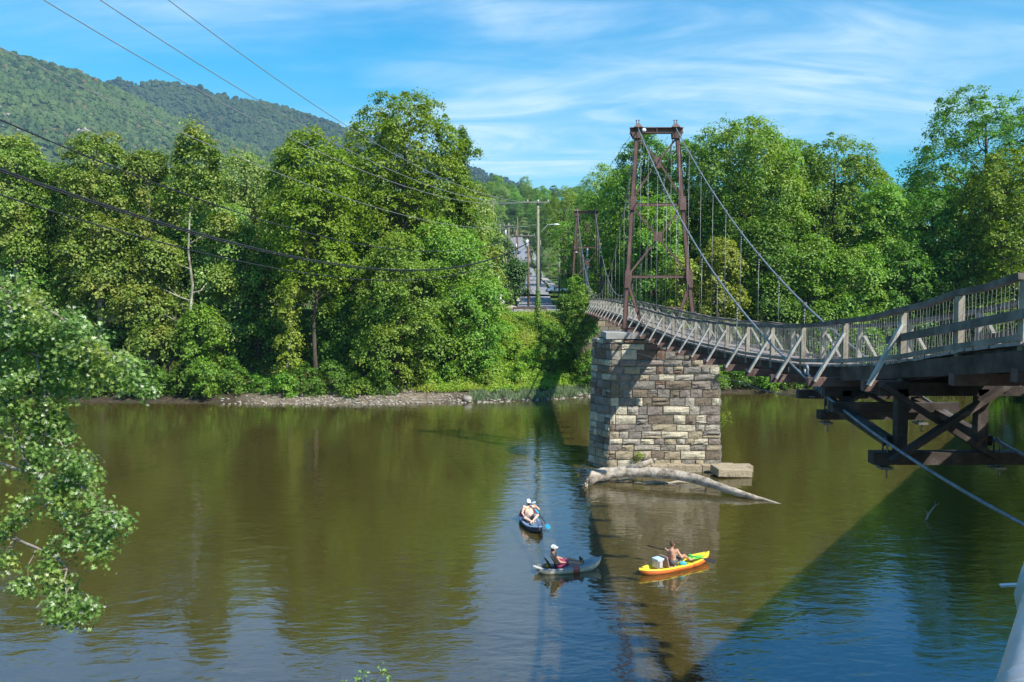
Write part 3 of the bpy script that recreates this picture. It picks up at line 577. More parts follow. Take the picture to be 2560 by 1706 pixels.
    # hanging trestles that carry the near part on the cables
    def trestle(D, zt, xl, xr, zbeam, legs, first):
        s = thing('hanging_trestle', 'dark timber trestle with crossed braces hung under the bridge, ' + ('nearest the camera' if first else 'the smaller one farther out'), 'trestle', ((xl + xr) / 2, D, zbeam - .15), 'timber trestles hung on the cables')
        MB().bar((xl, D, zbeam), (xr, D, zbeam), .26, .24 if first else .2).obj('bottom_beam', M['wood_dark'], s)
        MB().bar((xl + .1, D, zt), (xr, D, zt), .2, .26).obj('top_beam', M['wood_dark'], s)
        for x in legs: MB().bar((x, D, zbeam + .1), (x, D, zt), .20, .20, (0, 1, 0)).obj('post', M['wood_dark'], s)
        for k, x in enumerate((CL, CR)):   # U-bolts and hanging plates under the beam
            z = side_cable_z(D); mb = MB(); mb.tube([(x, D - .10, zbeam - .20), (x, D - .10, z), (x, D, z + .07), (x, D + .10, z), (x, D + .10, zbeam - .20)], .018, 6); mb.box((x, D, zbeam - .19), (.22, .3, .05)); mb.cyl((x, D - .1, zbeam - .38), (x, D - .1, zbeam - .15), .016, n=5); mb.obj('u_bolt', M['hanger'], s)
        return s
    D1 = 15.8; zt1 = deck_z(D1) - .52; s1 = trestle(D1, zt1, 6.93, 9.85, P(2330, 1144, D1).z, (7.48, 9.02), True); zb1 = P(2330, 1144, D1).z
    MB().bar((7.0, D1 - .19, zt1 + .1), (9.25, D1 - .19, zb1 + .02), .10, .19, (0, 1, 0)).obj('brace', M['wood_dark'], s1)
    MB().bar((7.18, D1 - .30, zb1 - .02), (9.35, D1 - .30, zt1 + .12), .10, .19, (0, 1, 0)).obj('brace', M['wood_dark'], s1)
    D2 = 18.8; zt2 = deck_z(D2) - .56; zb2 = P(2200, 1037, D2).z; s2 = trestle(D2, zt2, 7.02, 9.6, zb2, (7.62, 8.95), False)
    MB().bar((7.15, D2 - .16, zb2 + .05), (8.0, D2 - .16, zt2 - .05), .08, .14, (0, 1, 0)).obj('brace', M['wood_dark'], s2)
    MB().bar((8.05, D2 - .16, zt2 - .05), (8.9, D2 - .16, zb2 + .05), .08, .14, (0, 1, 0)).obj('brace', M['wood_dark'], s2)
    for x in (7.30, 9.25):
        o = MB().bar((x, D2 + .1, zb2 + .30), (x + .02, D1 + .13, zb1 + .30), .16, .20).obj('brace', M['wood_dark'], s1)
    # low side platform beams at the joint
    for dy, dz in ((-.9, -.92), (1.2, -.70)): MB().bar((6.95, D2 + dy, deck_z(D2 + dy) + dz), (9.7, D2 + dy, deck_z(D2 + dy) + dz), .2, .2).obj('crossbeam', M['wood_dark'], t)
build_swing_bridge()

# ---- towers
def build_tower(D, S, far=False):
    """S maps photo points of the near tower's plane to this tower's plane"""
    t = thing('bridge_tower', 'brown riveted steel tower carrying the footbridge cables, ' + ('far one on the opposite bank' if far else 'tall near one standing on the stone pier'), 'tower', S(1648, 822), 'steel towers of the footbridge')
    def member(nm, a, b, w, d=.3, y=0):
        a = S(*a); b = S(*b); a.y += y; b.y += y; mb = MB()
        # channel pair: two thin flanges and a web
        mb.bar(a, b, w, d * .8, (0, 1, 0)); u = (b - a).normalized(); sd = u.cross(Vector((0, 1, 0))).normalized()
        for s in (-1, 1): mb.bar(a + sd * s * (w / 2 + .006) , b + sd * s * (w / 2 + .006), .012, d, (0, 1, 0))
        return mb.obj(nm, M['rust'], t)
    Lt, Lm, Ll, Lb = (1592, 345), (1581, 507), (1569, 700), (1561, 822)
    Rt, Rm, Rl, Rb = (1694, 345), (1706, 507), (1722, 700), (1737, 822)
    for a, b in ((Lt, Lm), (Lm, Ll), (Ll, Lb), (Rt, Rm), (Rm, Rl), (Rl, Rb)): member('leg', a, b, .205, .30)
    member('inner_leg', (1572, 712), (1608, 822), .15, .20); member('inner_leg', (1722, 712), (1688, 822), .15, .20)
    member('foot_beam', (1556, 824), (1612, 824), .16, .5); member('foot_beam', (1684, 824), (1743, 824), .16, .5)
    member('strut', (1584, 512), (1704, 512), .13, .22); member('strut', (1574, 692), (1720, 692), .13, .22)
    for a, b in (((1600, 350), (1640, 398)), ((1688, 350), (1650, 398)), ((1640, 412), (1586, 490)), ((1652, 412), (1702, 492)),
                 ((1586, 524), (1640, 586)), ((1700, 524), (1652, 586)), ((1640, 602), (1577, 680)), ((1652, 602), (1716, 680))): member('diagonal_brace', a, b  , .075, .10)
    # gussets
    rv = MB()
    def plate(poly, y):
        for yy in (-.20, .20):
            mb = MB(); q = [S(*p) for p in poly]; k = len(q); mb.add([p + Vector((0, yy - .01, 0)) for p in q] + [p + Vector((0, yy + .01, 0)) for p in q], [tuple(range(k)), tuple(range(2 * k - 1, k - 1, -1))] + [(i, i + k, (i + 1) % k + k, (i + 1) % k) for i in range(k)])
            mb.obj('gusset_plate', M['rust'], t)
        xs = [p[0] for p in poly]; ysn = [p[1] for p in poly]
        for i in range(int((max(xs) - min(xs)) / 5)):
            for j in range(int((max(ysn) - min(ysn)) / 5)):
                x, y_ = min(xs) + 3 + i * 5, min(ysn) + 3 + j * 5
                if (i + j) % 2 == 0 and y_ < max(ysn) - 2: rv.ball(S(x, y_) + Vector((0, -.215, 0)), .022, 5, 3)
    plate([(1576, 334), (1604, 334), (1604, 347), (1583, 347)], 0); plate([(1679, 333), (1705, 333), (1701, 347), (1680, 347)], 0)
    plate([(1636, 394), (1652, 394), (1651, 420), (1639, 420)], 0); plate([(1635, 582), (1654, 582), (1654, 604), (1635, 604)], 0)
    plate([(1575, 492), (1590, 492), (1590, 526), (1574, 526)], 0); plate([(1698, 492), (1713, 492), (1714, 526), (1698, 526)], 0)
    plate([(1562, 677), (1579, 677), (1578, 700), (1573, 720), (1560, 720)], 0); plate([(1713, 675), (1729, 675), (1731, 719), (1722, 719), (1714, 700)], 0)
    tag(rv.obj('rivet', M['rust'], t), kind='stuff')
    # top beam: wide flanged
    a = S(1575, 331); b = S(1707, 331); h = (S(1600, 320) - S(1600, 334)).z; mb = MB()
    a.z = S(1640, 327).z; b.z = a.z; mb.bar(a, b, .06, h - .06); mb.bar(a + Vector((0, 0, h / 2 - .02)), b + Vector((0, 0, h / 2 - .02)), .42, .035); mb.bar(a - Vector((0, 0, h / 2 - .02)), b - Vector((0, 0, h / 2 - .02)), .42, .035)
    for x in (a.x + .35, b.x - .35, (a.x + b.x) / 2): mb.box((x, D, a.z), (.04, .38, h - .08))
    mb.obj('top_beam', M['rust'], t)
    for x in ((CL, CR)):
        mb = MB(); x = x + cxs(D) + (0.03 if far else 0); z = a.z + h / 2
        mb.add([(x - .25, D - .3, z), (x + .25, D - .3, z), (x + .25, D + .3, z), (x - .25, D + .3, z), (x - .08, D - .2, z + .22), (x + .08, D - .2, z + .22), (x + .08, D + .2, z + .22), (x - .08, D + .2, z + .22)], [(3, 2, 1, 0), (4, 5, 6, 7), (0, 1, 5, 4), (1, 2, 6, 5), (2, 3, 7, 6), (3, 0, 4, 7)])
        for s in (-.07, .07): mb.cyl((x + s, D, z + .2), (x + s, D, z + .42), .022, n=6); mb.ball((x + s, D, z + .42), .045, 6, 4)
        mb.obj('cable_saddle', M['rust'], t)
        MB().cyl((x, D - .28, z - h - .3), (x, D - .28, z + .1), .012, n=5).obj('tie_rod', M['hanger'], t)
    # portal stubs that hold the handrails
    for sx, x in ((-1, 1598), (1, 1700)):
        p = S(x, 772); MB().bar(Vector((p.x - sx * .1, D - .1, deck_z(D) + RAILH + .02)), Vector((XC + cxs(D) + sx * (HW - .1), D - .1, deck_z(D) + RAILH + .02)), .08, .09).obj('rail_bracket', M['rust'], t)
    if not far:
        for x0, x1 in ((1577, -2.2), (1672, .6)): p0 = S(x0, 340); MB().tube([p0 + Vector((0, .2, 0)), Vector((x1, 84, 5.0))], .013, 4).obj('guy_rope', M['hanger'], t)
        q = S(1608, 330); o = MB(); o.ball((q.x, D - .26, a.z - .02), .11, 8, 6, (1.2, .8, 1)); o.obj('white_fitting', M['white'], t)  # small white ball on the front of the top beam, purpose unknown
    return t
build_tower(48.0, lambda px, py: P(px, py, 48.0))
_k = P(1467, 528, 102.0); _c = P(1641, 320, 48.0)
def FARMAP(px, py):
    p = P(px, py, 48.0); return Vector((9.2 + (p.x - 8.4) * 1.0, 102.0, _k.z + (p.z - _c.z) * 1.02))
build_tower(102.0, FARMAP, True)

# ---- masonry pier in the river
def build_pier():
    t = thing('stone_pier', 'rough coursed stone pier standing in the river under the steel tower', 'pier', (8.4, 48, 0))
    rng = random.Random(12)
    poly = [P(1523, 1180, 46.45), P(1806, 1180, 46.45)]
    A = Vector((5.48, 46.45)); B = Vector((11.85, 46.45)); C = Vector((11.85, 49.7)); E = Vector((5.48, 49.7)); Np = Vector((4.50, 48.1)); cen = Vector((8.5, 48.1))
    foot = [A, B, C, E, Np]
    def bat(p, z): return cen + (p - cen) * (1 - .0065 * z)
    def top_at(x):
        if x < 7.55: return 7.45
        if x < 9.0: return 7.1
        if x < 10.9: return 6.75
        return 6.1
    # core
    core = MB()
    def prism(pl, z0, z1, ins):
        k = len(pl); a = [bat(p, z0) for p in pl]; b = [bat(p, z1) for p in pl]
        a = [p + (cen - p).normalized() * ins for p in a]; b = [p + (cen - p).normalized() * ins for p in b]
        core.add([(p.x, p.y, z0) for p in a] + [(p.x, p.y, z1) for p in b], [tuple(range(k - 1, -1, -1)), tuple(range(k, 2 * k))] + [(i, (i + 1) % k, (i + 1) % k + k, i + k) for i in range(k)])
    prism(foot, -1.5, 6.0, .07); prism([Vector((10.85, 46.45)), Vector((10.85, 49.7)), E, Np, A], 5.9, 6.65, .10); prism([Vector((8.95, 46.45)), Vector((8.95, 49.7)), E, Np, A], 6.5, 7.0, .12); prism([Vector((7.5, 46.45)), Vector((7.5, 49.7)), E, Np, A], 6.9, 7.38, .14)
    core.obj('mortar_core', M['mortar'], t)
    def pick(z, face):
        r = rng.random()
        if z < .9: ws = (.1, .1, .0, .6, .15, 0, .05)
        elif z < 2.6: ws = (.14, .06, .12, .28, .14, .0, .26)
        elif z < 4.0: ws = (.18, .10, .08, .16, .26, .02, .20)
        elif z < 5.4: ws = (.34, .28, .12, .10, .08, .04, .04)
        else: ws = (.34, .22, .12, .10, .06, .12, .04)
        if face == 4 and z > 3: ws = (.4, .25, .08, .05, .12, .02, .08)
        acc = 0
        for i, w in enumerate(ws):
            acc += w
            if r < acc: return i
        return 0
    heights = []; z = -.35
    while z < 7.4: h = rng.uniform(.33, .58); heights.append((z, min(z + h, 7.45))); z += h
    n_ind = [0]
    def stone(a, b, z0, z1, nrm, face, joined=None):
        """a,b: plan ends on the face at z0..z1; rock-faced front"""
        gap = .016 + rng.random() * .02; d = (b - a); Ln = d.length; u = d / Ln; proud = rng.uniform(.02, .12); dep = .30
        nx_, nz_ = 4, 4; mb = MB(); V = []
        sk = [rng.uniform(-.03, .03) for _ in range(4)]
        seed = rng.random() * 100
        for j in range(nz_):
            for i in range(nx_):
                s = i / (nx_ - 1); tt = j / (nz_ - 1)
                edge = (i in (0, nx_ - 1)) or (j in (0, nz_ - 1))
                zz = z0 + gap + (z1 - z0 - 2 * gap) * tt + (sk[0] * (1 - s) + sk[1] * s) * (1 if j == 0 else 0) + (sk[2] * (1 - s) + sk[3] * s) * (1 if j == nz_ - 1 else 0)
                ss = gap + (Ln - 2 * gap) * s
                pl = a + u * ss; o_ = (0.004 if edge else proud + mnoise.noise(Vector((seed + ss * 3, zz * 4, 0))) * .07)
                if edge: o_ += rng.uniform(0, proud * .75)
                pl = bat(pl, (z0 + z1) / 2) + nrm * o_; V.append((pl.x, pl.y, zz))
        n0 = len(V); F = [(j * nx_ + i, j * nx_ + i + 1, (j + 1) * nx_ + i + 1, (j + 1) * nx_ + i) for j in range(nz_ - 1) for i in range(nx_ - 1)]
        ring = [i for i in range(nx_)] + [nx_ * j + nx_ - 1 for j in range(1, nz_)] + [nx_ * (nz_ - 1) + i for i in range(nx_ - 2, -1, -1)] + [nx_ * j for j in range(nz_ - 2, 0, -1)]
        corners = [0, nx_ - 1, nx_ * nz_ - 1, nx_ * (nz_ - 1)]
        for idx in ring: p = V[idx]; V.append((p[0] - nrm.x * dep, p[1] - nrm.y * dep, p[2]))
        k = len(ring)
        for q in range(k): F.append((ring[(q + 1) % k], ring[q], n0 + q, n0 + (q + 1) % k))
        F.append(tuple(n0 + q for q in range(k)))
        mt = pick(z0, face)
        if joined is not None: joined.add(V, F); return
        mb.add(V, F); mb.obj('stone', STONE[mt], t)
    back = MB()
    faces = [(A, B, 0), (Np, A, 4), (B, C, 1), (C, E, 2), (E, Np, 3)]
    for (p, q, fi) in faces:
        d = q - p; Ln = d.length; u = d / Ln; nrm2 = Vector((u.y, -u.x))
        for (z0, z1) in heights:
            s = 0.0; off = rng.uniform(.2, .5)
            while s < Ln - .02:
                w = rng.uniform(.42, 1.05) if rng.random() < .72 else rng.uniform(1.0, 1.6)
                if s == 0: w = rng.uniform(.3, .8)
                e = min(Ln, s + w); e = Ln if Ln - e < .28 else e
                if fi in (0, 1, 2) and top_at((p + u * (s + e) / 2).x) < z1 - .12: s = e; continue
                if fi in (0, 4) or (fi == 1 and False): 
                    if rng.random() < .13 and z1 - z0 > .38: zm = z0 + (z1 - z0) * rng.uniform(.4, .6); stone(p + u * s, p + u * e, z0, zm, nrm2, fi); stone(p + u * s, p + u * e, zm, z1, nrm2, fi)
                    else: stone(p + u * s, p + u * e, z0, z1, nrm2, fi)
                else: stone(p + u * s, p + u * e, z0, z1, nrm2, fi, back)
                s = e
    tag(back.obj('stone_backing', STONE[0], t), kind='stuff')
    # cap slab under the left tower foot, bearing blocks under the right one
    def cap(x0, x1, y0, y1, z0, z1, mat='concrete'):
        mb = MB(); mb.box(((x0 + x1) / 2, (y0 + y1) / 2, (z0 + z1) / 2), (x1 - x0, y1 - y0, z1 - z0)); return mb.obj('cap_slab', M[mat], t)
    cap(5.30, 7.72, 46.42, 49.3, 7.452, 7.80); cap(9.5, 10.7, 47.2, 48.8, 6.66, 7.80)
    # footing ledge just above the water
    for k in range(7):
        x0 = 6.9 + k * .95; MB().box((x0 + .46, 46.2, .13), (.92, .75, .42 + .04 * (k % 3)), Matrix.Rotation(rng.uniform(-.03, .03), 3, 'Z')).obj('footing_stone', STONE[3], t)
    return t
build_pier()
def small_blocks():
    a = PZ(1788, 1205, .1); m = MB(); m.box((12.05, 45.0, .26), (1.9, 1.35, .44), Matrix.Rotation(.10, 3, 'Z') @ Matrix.Rotation(.04, 3, 'Y')); bm = m.mesh('stone_block')
    o = link('stone_block', bm, STONE[3]); tag(o, 'flat tan footing block lying in the water at the right corner of the pier', 'stone block')
    b = o.modifiers.new('bevel', 'BEVEL'); b.width = .05; b.segments = 2
small_blocks()

# ---- far bank abutment under the far tower
def build_abutment():
    t = thing('bridge_abutment', 'dark overgrown stone pier on the far bank half hidden by vines', 'pier', (9.1, 88, 2)); rng = random.Random(4)
    MB().box((9.15, 94.0, 4.0), (4.6, 18.0, 7.7)).obj('mortar_core', M['mortar'], t)
    z = .6
    while z < 7.7:
        h = rng.uniform(.5, .7); x = 6.75
        while x < 11.4:
            w = rng.uniform(.7, 1.3); e = min(11.5, x + w); mb = MB().box(((x + e) / 2, 84.95 + rng.uniform(-.05, .02), z + h / 2), (e - x - .03, .3, h - .03)); mb.obj('stone', STONE[rng.choice([0, 1, 0, 3])], t); x = e
        z += h
build_abutment()

# ================================================================== TREES
def leaf_geo(c, n, s, rng, asp=.62, fold=.16, shape='rhomb'):
    m = len(c); r = rng.normal(size=(m, 3)); n = n / (np.linalg.norm(n, axis=1, keepdims=True) + 1e-9)
    t = r - n * (r * n).sum(1, keepdims=True); t /= (np.linalg.norm(t, axis=1, keepdims=True) + 1e-9); b = np.cross(n, t); s = s[:, None]
    if shape == 'rhomb':
        v = np.stack([c - t * s * .5, c + b * s * asp * .5 + n * s * fold, c + t * s * .5, c - b * s * asp * .5 + n * s * fold], 1)
        f = np.array([[0, 1, 2], [0, 2, 3]])
    else:   # lobed maple leaf
        out = [(-.42, 0, 0), (-.34, .16, .02), (-.20, .50, .10), (.00, .15, .03), (.34, .46, .10), (.22, .10, .02), (.70, 0, -.04), (.22, -.10, .02), (.34, -.46, .10), (.0, -.15, .03), (-.20, -.50, .10), (-.34, -.16, .02)]
        v = np.stack([c + t * s * a + b * s * q * 1.05 + n * s * h for a, q, h in out], 1)
        k = len(out); f = np.array([[0, 1, 11], [1, 2, 3], [1, 3, 11], [3, 9, 11], [11, 9, 10], [3, 5, 9], [3, 4, 5], [9, 5, 7], [9, 7, 8], [5, 6, 7]])
    k = v.shape[1]; fa = (f[None] + (np.arange(m) * k)[:, None, None]).reshape(-1, 3); return v.reshape(-1, 3), fa
def crown_mesh(name, lobes, nleaf, rng, leaf=.27, clump=.95, mat='maple', lower=.45, droop=.25, spiky=0.0, tops=None):
    """lobes: (n,6) centre + radii"""
    lo = np.array(lobes, float); area = (lo[:, 3] * lo[:, 5] + lo[:, 4] * lo[:, 5] + lo[:, 3] * lo[:, 4]); per = 62
    nc = max(8, nleaf // per); pick = rng.choice(len(lo), nc * 3, p=area / area.sum())
    d = rng.normal(size=(nc * 3, 3)); d /= np.linalg.norm(d, axis=1, keepdims=True)
    keep = (d[:, 2] > -.15) | (rng.rand(nc * 3) < lower); u = np.where(rng.rand(nc * 3) < .8, rng.uniform(.82, 1.08, nc * 3), rng.uniform(.3, .82, nc * 3))
    L_ = lo[pick]; c = L_[:, :3] + d * L_[:, 3:] * u[:, None]
    inside = np.zeros(nc * 3, int)
    for q in lo: inside += ((((c - q[:3]) / q[3:]) ** 2).sum(1) < .55)
    keep &= (inside <= (u < .8).astype(int)) | (rng.rand(nc * 3) < .12)
    c = c[keep][:nc]; d = d[keep][:nc]; nc = len(c)
    cs = clump * rng.choice([.45, .7, .95, 1.3], nc, p=[.25, .3, .3, .15]) * rng.uniform(.85, 1.15, nc)
    up = np.array([0, 0, 1.0]); ax = d * .55 + up * .65; ax /= np.linalg.norm(ax, axis=1, keepdims=True)
    idx = np.repeat(np.arange(nc), per); m = len(idx)
    g = rng.normal(size=(m, 3)) * .55; axr = ax[idx]; h = (g * axr).sum(1, keepdims=True); g = g - axr * h * (.58 - spiky)
    rad = np.linalg.norm(g, axis=1); pos = c[idx] + g * cs[idx][:, None]; pos[:, 2] -= droop * rad ** 2 * cs[idx]
    nn = axr * 1.0 + rng.normal(size=(m, 3)) * .48 + g * .45; s = leaf * rng.uniform(.6, 1.35, m)
    v, f = leaf_geo(pos, nn, s, rng); me = fast_mesh(name, v, f); me.materials.append(LM[mat]); return me
def wob(a, b, rng, k=4, amp=.08):
    a = np.array(a, float); b = np.array(b, float); ln = np.linalg.norm(b - a); out = []
    for i in range(k + 1):
        s = i / k; p = a * (1 - s) + b * s
        if 0 < i < k: p = p + rng.normal(size=3) * amp * ln / k
        out.append(tuple(p))
    return out
def trunk_mesh(name, H, top, lobes, rng, r0, mat, lean=(0, 0), twigs=True):
    mb = MB(); k = 7; path = []
    for i in range(k + 1):
        s = i / k; path.append((lean[0] * s + (rng.normal() * .18 if 0 < i else 0), lean[1] * s + (rng.normal() * .18 if 0 < i else 0), top * s - (.4 if i == 0 else 0)))
    mb.tube(path, [r0 * (1.45 if i == 0 else 1 - .82 * i / k) for i in range(k + 1)], 9)
    for q in lobes:
        z = max(top * .12, min(top * .93, q[2] - q[5] * .7 - rng.rand() * 1.5)); s = z / top; i = min(k - 1, int(s * k)); fr = s * k - i
        a = [path[i][j] * (1 - fr) + path[i + 1][j] * fr for j in range(3)]; r = r0 * (1 - .82 * s) * .5
        pts = wob(a, q[:3], rng); mb.tube(pts, [r, r * .85, r * .65, r * .45, r * .25], 6)
        if twigs:
            for _ in range(5):
                d = rng.normal(size=3); d[2] = abs(d[2]) * .7; d /= np.linalg.norm(d); j = rng.randint(1, 4); e = np.array(q[:3]) + d * np.array(q[3:]) * .9
                mb.tube(wob(pts[j], e, rng, 3), [r * .3, r * .22, r * .14, r * .05], 4, True, False)
    me = mb.mesh(name); me.materials.append(M[mat]); return me
def auto_lobes(hw, z0, z1, n, rng, profile='round', lobe=.46, depth=None):
    out = []; H = z1 - z0; depth = depth or hw
    for i in range(n):
        s = (i + .5 + rng.uniform(-.3, .3)) / n; s = min(max(s, .03), .985)
        Rr = {'round': math.sqrt(max(0.02, 1 - ((s - .48) / .56) ** 2)), 'tall': (max(0.0, math.sin(math.pi * (s * .80 + .13)))) ** .42, 'cone': 1.05 - .85 * s, 'column': .85 + .15 * math.sin(s * 9),
              'spread': min(1, .35 + s * 1.1) * math.sqrt(max(.03, 1 - max(0, (s - .62) / .42) ** 2)), 'skirt': math.sqrt(max(.05, 1 - (s / 1.05) ** 2)) }[profile]
        a = i * 2.399 + rng.uniform(-.4, .4); lr = hw * lobe * rng.uniform(.55, 1.35) * (.55 + .45 * Rr); rd = max(0, hw * Rr - lr) * rng.uniform(.6, 1.05)
        out.append((rd * math.cos(a), rd * math.sin(a) * depth / hw, z0 + H * s, lr, lr * min(1.2, depth / hw), min(lr * rng.uniform(.75, 1.1), H * .3)))
        
    out.append((0, 0, z1 - hw * .45, hw * .55, hw * .55, hw * .45)); out.append((hw * .32, -hw * .1, z1 - hw * .62, hw * .45, hw * .45, hw * .42)); out.append((-hw * .34, 0, z1 - hw * .7, hw * .45, hw * .45, hw * .42))
    return out
TREE_N = [0]
def tree(label, kind, px, yt, yb, hwp, D, nleaf=16000, nl=16, profile='round', bark='bark', leaf=.27, clump=.95, lobes=None, lean=(0, 0), r0=None, name='tree', cat='tree', group=None, lower=.45, lobe=.46, spiky=0., trunk_px=None, depth=None):
    TREE_N[0] += 1; rng = np.random.RandomState(100 + TREE_N[0])
    c = P(px, yt, D); x = c.x; gz = ground_z(x, D); hw = hwp * (1.14 if name == 'tree' and D < 105 else 1) / F_PX * D; zt = c.z - gz; zb = max(.1, P(px, yb, D).z - gz)
    lb = lobes or auto_lobes(hw, zb, zt - hw * .1, nl, rng, profile, lobe, depth)
    if lobes: lb = [((P(a, b, D).x - x), dy, P(a, b, D).z - gz, r / F_PX * D, r / F_PX * D * .9, r2 / F_PX * D) for a, b, r, r2, dy in lobes]
    t = thing(name, label, cat, (x, D, gz), group)
    r0 = r0 or max(.12, min(.55, zt * .02))
    link('trunk', trunk_mesh('trunk', zt, zt * .9, lb, rng, r0, bark, lean, nleaf > 6000), None, t, False)
    link('crown', crown_mesh('crown', lb, int(nleaf * 1.3), rng, leaf * 1.05, clump, kind, lower=lower, spiky=spiky), None, t, False)
    return t
def bush(label, kind, px, yt, yb, hwp, D, nleaf=3000, group='shrubs on the far bank', leaf=.2, clump=.5, nl=8):
    TREE_N[0] += 1; rng = np.random.RandomState(100 + TREE_N[0]); c = P(px, yt, D); gz = ground_z(c.x, D); hw = hwp / F_PX * D; zt = max(.8, c.z - gz)
    zb = .1 if yb is None else max(.05, P(px, yb, D).z - gz); lb = auto_lobes(hw, zb, zt, nl, rng, 'skirt', .42)
    t = thing('shrub', label, 'shrub', (c.x, D, gz), group)
    link('stem', trunk_mesh('stem', zt, zt * .7, lb, rng, .05, 'bark', twigs=False), None, t, False); link('foliage', crown_mesh('foliage', lb, nleaf, rng, leaf, clump, kind, lower=.8), None, t, False); return t

LG = 'riverside trees on the left far bank'; RG = 'riverside trees on the right far bank'
def build_left_bank():
    T = tree
    T('yellow-green tree at the left edge of the picture, its top just under the rocky mountainside', 'sycamore', 25, 345, 770, 88, 80.5, 19000, 18, 'tall', 'bark_pale', group=LG)
    T('mid-green tree left of the broad sycamore, behind the drooping near branches', 'maple', 135, 400, 800, 85, 82, 16000, 16, 'tall', group=LG)
    T('broad yellow-green sycamore directly below the largest pale mountain outcrop', 'sycamore', 240, 335, 780, 100, 80, 24000, 22, 'tall', 'bark_pale', group=LG)
    T('brownish-green sycamore between the broad sycamore and the one with the white trunk', 'sycamore', 368, 372, 770, 62, 80.5, 14000, 14, 'tall', 'bark_pale', group=LG)
    T('tall thin sycamore with a bare white trunk rising above its neighbours, brown-tipped crown', 'sycamore', 462, 305, 900, 100, 79.5, 24000, bark='bark_pale', lean=(.5, 0), r0=.19, group=LG,
      lobes=[(487, 326, 15, 20, 0), (474, 350, 22, 20, 0), (500, 352, 18, 20, .3), (456, 382, 24, 24, .5), (492, 392, 26, 20, 0), (524, 372, 24, 20, -.5), (546, 404, 22, 17, .3), (444, 420, 26, 20, .8), (478, 436, 30, 22, -.6), (520, 440, 30, 22, .9), (440, 470, 34, 26, 0), (500, 490, 36, 28, .8), (420, 520, 34, 34, 1), (540, 560, 34, 30, 1.4), (400, 640, 50, 40, -.6), (370, 760, 60, 50, -1), (400, 850, 62, 45, -1), (500, 850, 40, 40, 1), (340, 690, 44, 40, 0), (430, 760, 34, 30, 2), (530, 700, 40, 40, 2)])
    T('silvery grey-green rounded tree between the white-trunked sycamore and the bushy yellow-green tree', 'silver', 615, 388, 760, 100, 93, 20000, 18, 'round', group=LG, clump=1.2)
    T('lower silver-green tree just right of the white trunk', 'silver', 560, 500, 900, 78, 84, 15000, 15, 'tall', group=LG)
    T('bushy yellow-green tree with a forked bare trunk, left of the tallest dark crown', 'olive', 780, 338, 740, 118, 80, 28000, 24, 'round', 'bark', r0=.24, lean=(.4, 0), group=LG, lower=.3)
    T('tallest broad tree on the left bank, its rounded olive crown standing against the sky', 'olive', 1008, 250, 700, 162, 88, 42000, 34, 'tall', group=LG, lobe=.38)
    T('narrow feathery dark spire behind the right shoulder of the tallest tree', 'dark', 1152, 302, 620, 34, 90, 9000, group=LG, spiky=.42, clump=.62, lower=.5, r0=.16, leaf=.24,
      lobes=[(1156, 318, 7, 17, 0), (1150, 345, 13, 17, 0), (1166, 350, 9, 10, .3), (1158, 372, 17, 15, -.3), (1182, 382, 16, 8, .2), (1146, 400, 20, 20, 0), (1150, 440, 26, 26, .4), (1140, 490, 34, 30, -.4), (1156, 545, 36, 36, 0), (1150, 600, 40, 36, 0)])
    T('bright green maple hanging over the bank below the tallest tree', 'bright', 1000, 610, 975, 128, 79.5, 26000, 24, 'round', group=LG, clump=.9, leaf=.24)
    T('bright green maple beside the slope, right of the overhanging maple', 'bright', 1125, 555, 930, 112, 83, 22000, 22, 'tall', group=LG, leaf=.24)
    T('small light green maple nearest the grassy slope on the left bank', 'bright', 1215, 690, 930, 62, 81.5, 9000, 12, 'round', group=LG, leaf=.22, clump=.75)
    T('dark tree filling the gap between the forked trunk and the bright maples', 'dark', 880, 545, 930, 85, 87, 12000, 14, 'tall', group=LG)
    T('low tree coloured dark for shade under the broad sycamore, partly behind the near branches', 'dark', 300, 590, 975, 110, 82.5, 17000, 18, 'round', group=LG, lower=.6)  # dark leaf colour imitates the shade beneath the overhanging crowns
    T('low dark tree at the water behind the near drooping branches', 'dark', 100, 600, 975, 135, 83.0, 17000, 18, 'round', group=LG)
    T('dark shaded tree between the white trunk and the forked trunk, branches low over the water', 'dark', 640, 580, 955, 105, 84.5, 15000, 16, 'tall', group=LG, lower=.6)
    T('slender sycamore sapling with light leaves dipping towards the water near the forked trunk', 'gold', 722, 700, 975, 42, 78.4, 5200, 10, 'column', 'bark_pale', group=LG, clump=.6, leaf=.22)
    T('light green young tree leaning from the bank left of the gravel spit', 'maple', 505, 760, 990, 60, 77.6, 7000, 10, 'round', group=LG, clump=.7)
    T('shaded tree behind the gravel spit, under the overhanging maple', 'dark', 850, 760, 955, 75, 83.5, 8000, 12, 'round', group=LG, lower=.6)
    T('young maple low on the bank between the spit and the overhanging maple', 'maple', 935, 800, 965, 55, 79.3, 6000, 9, 'round', group=LG, clump=.7, leaf=.22)
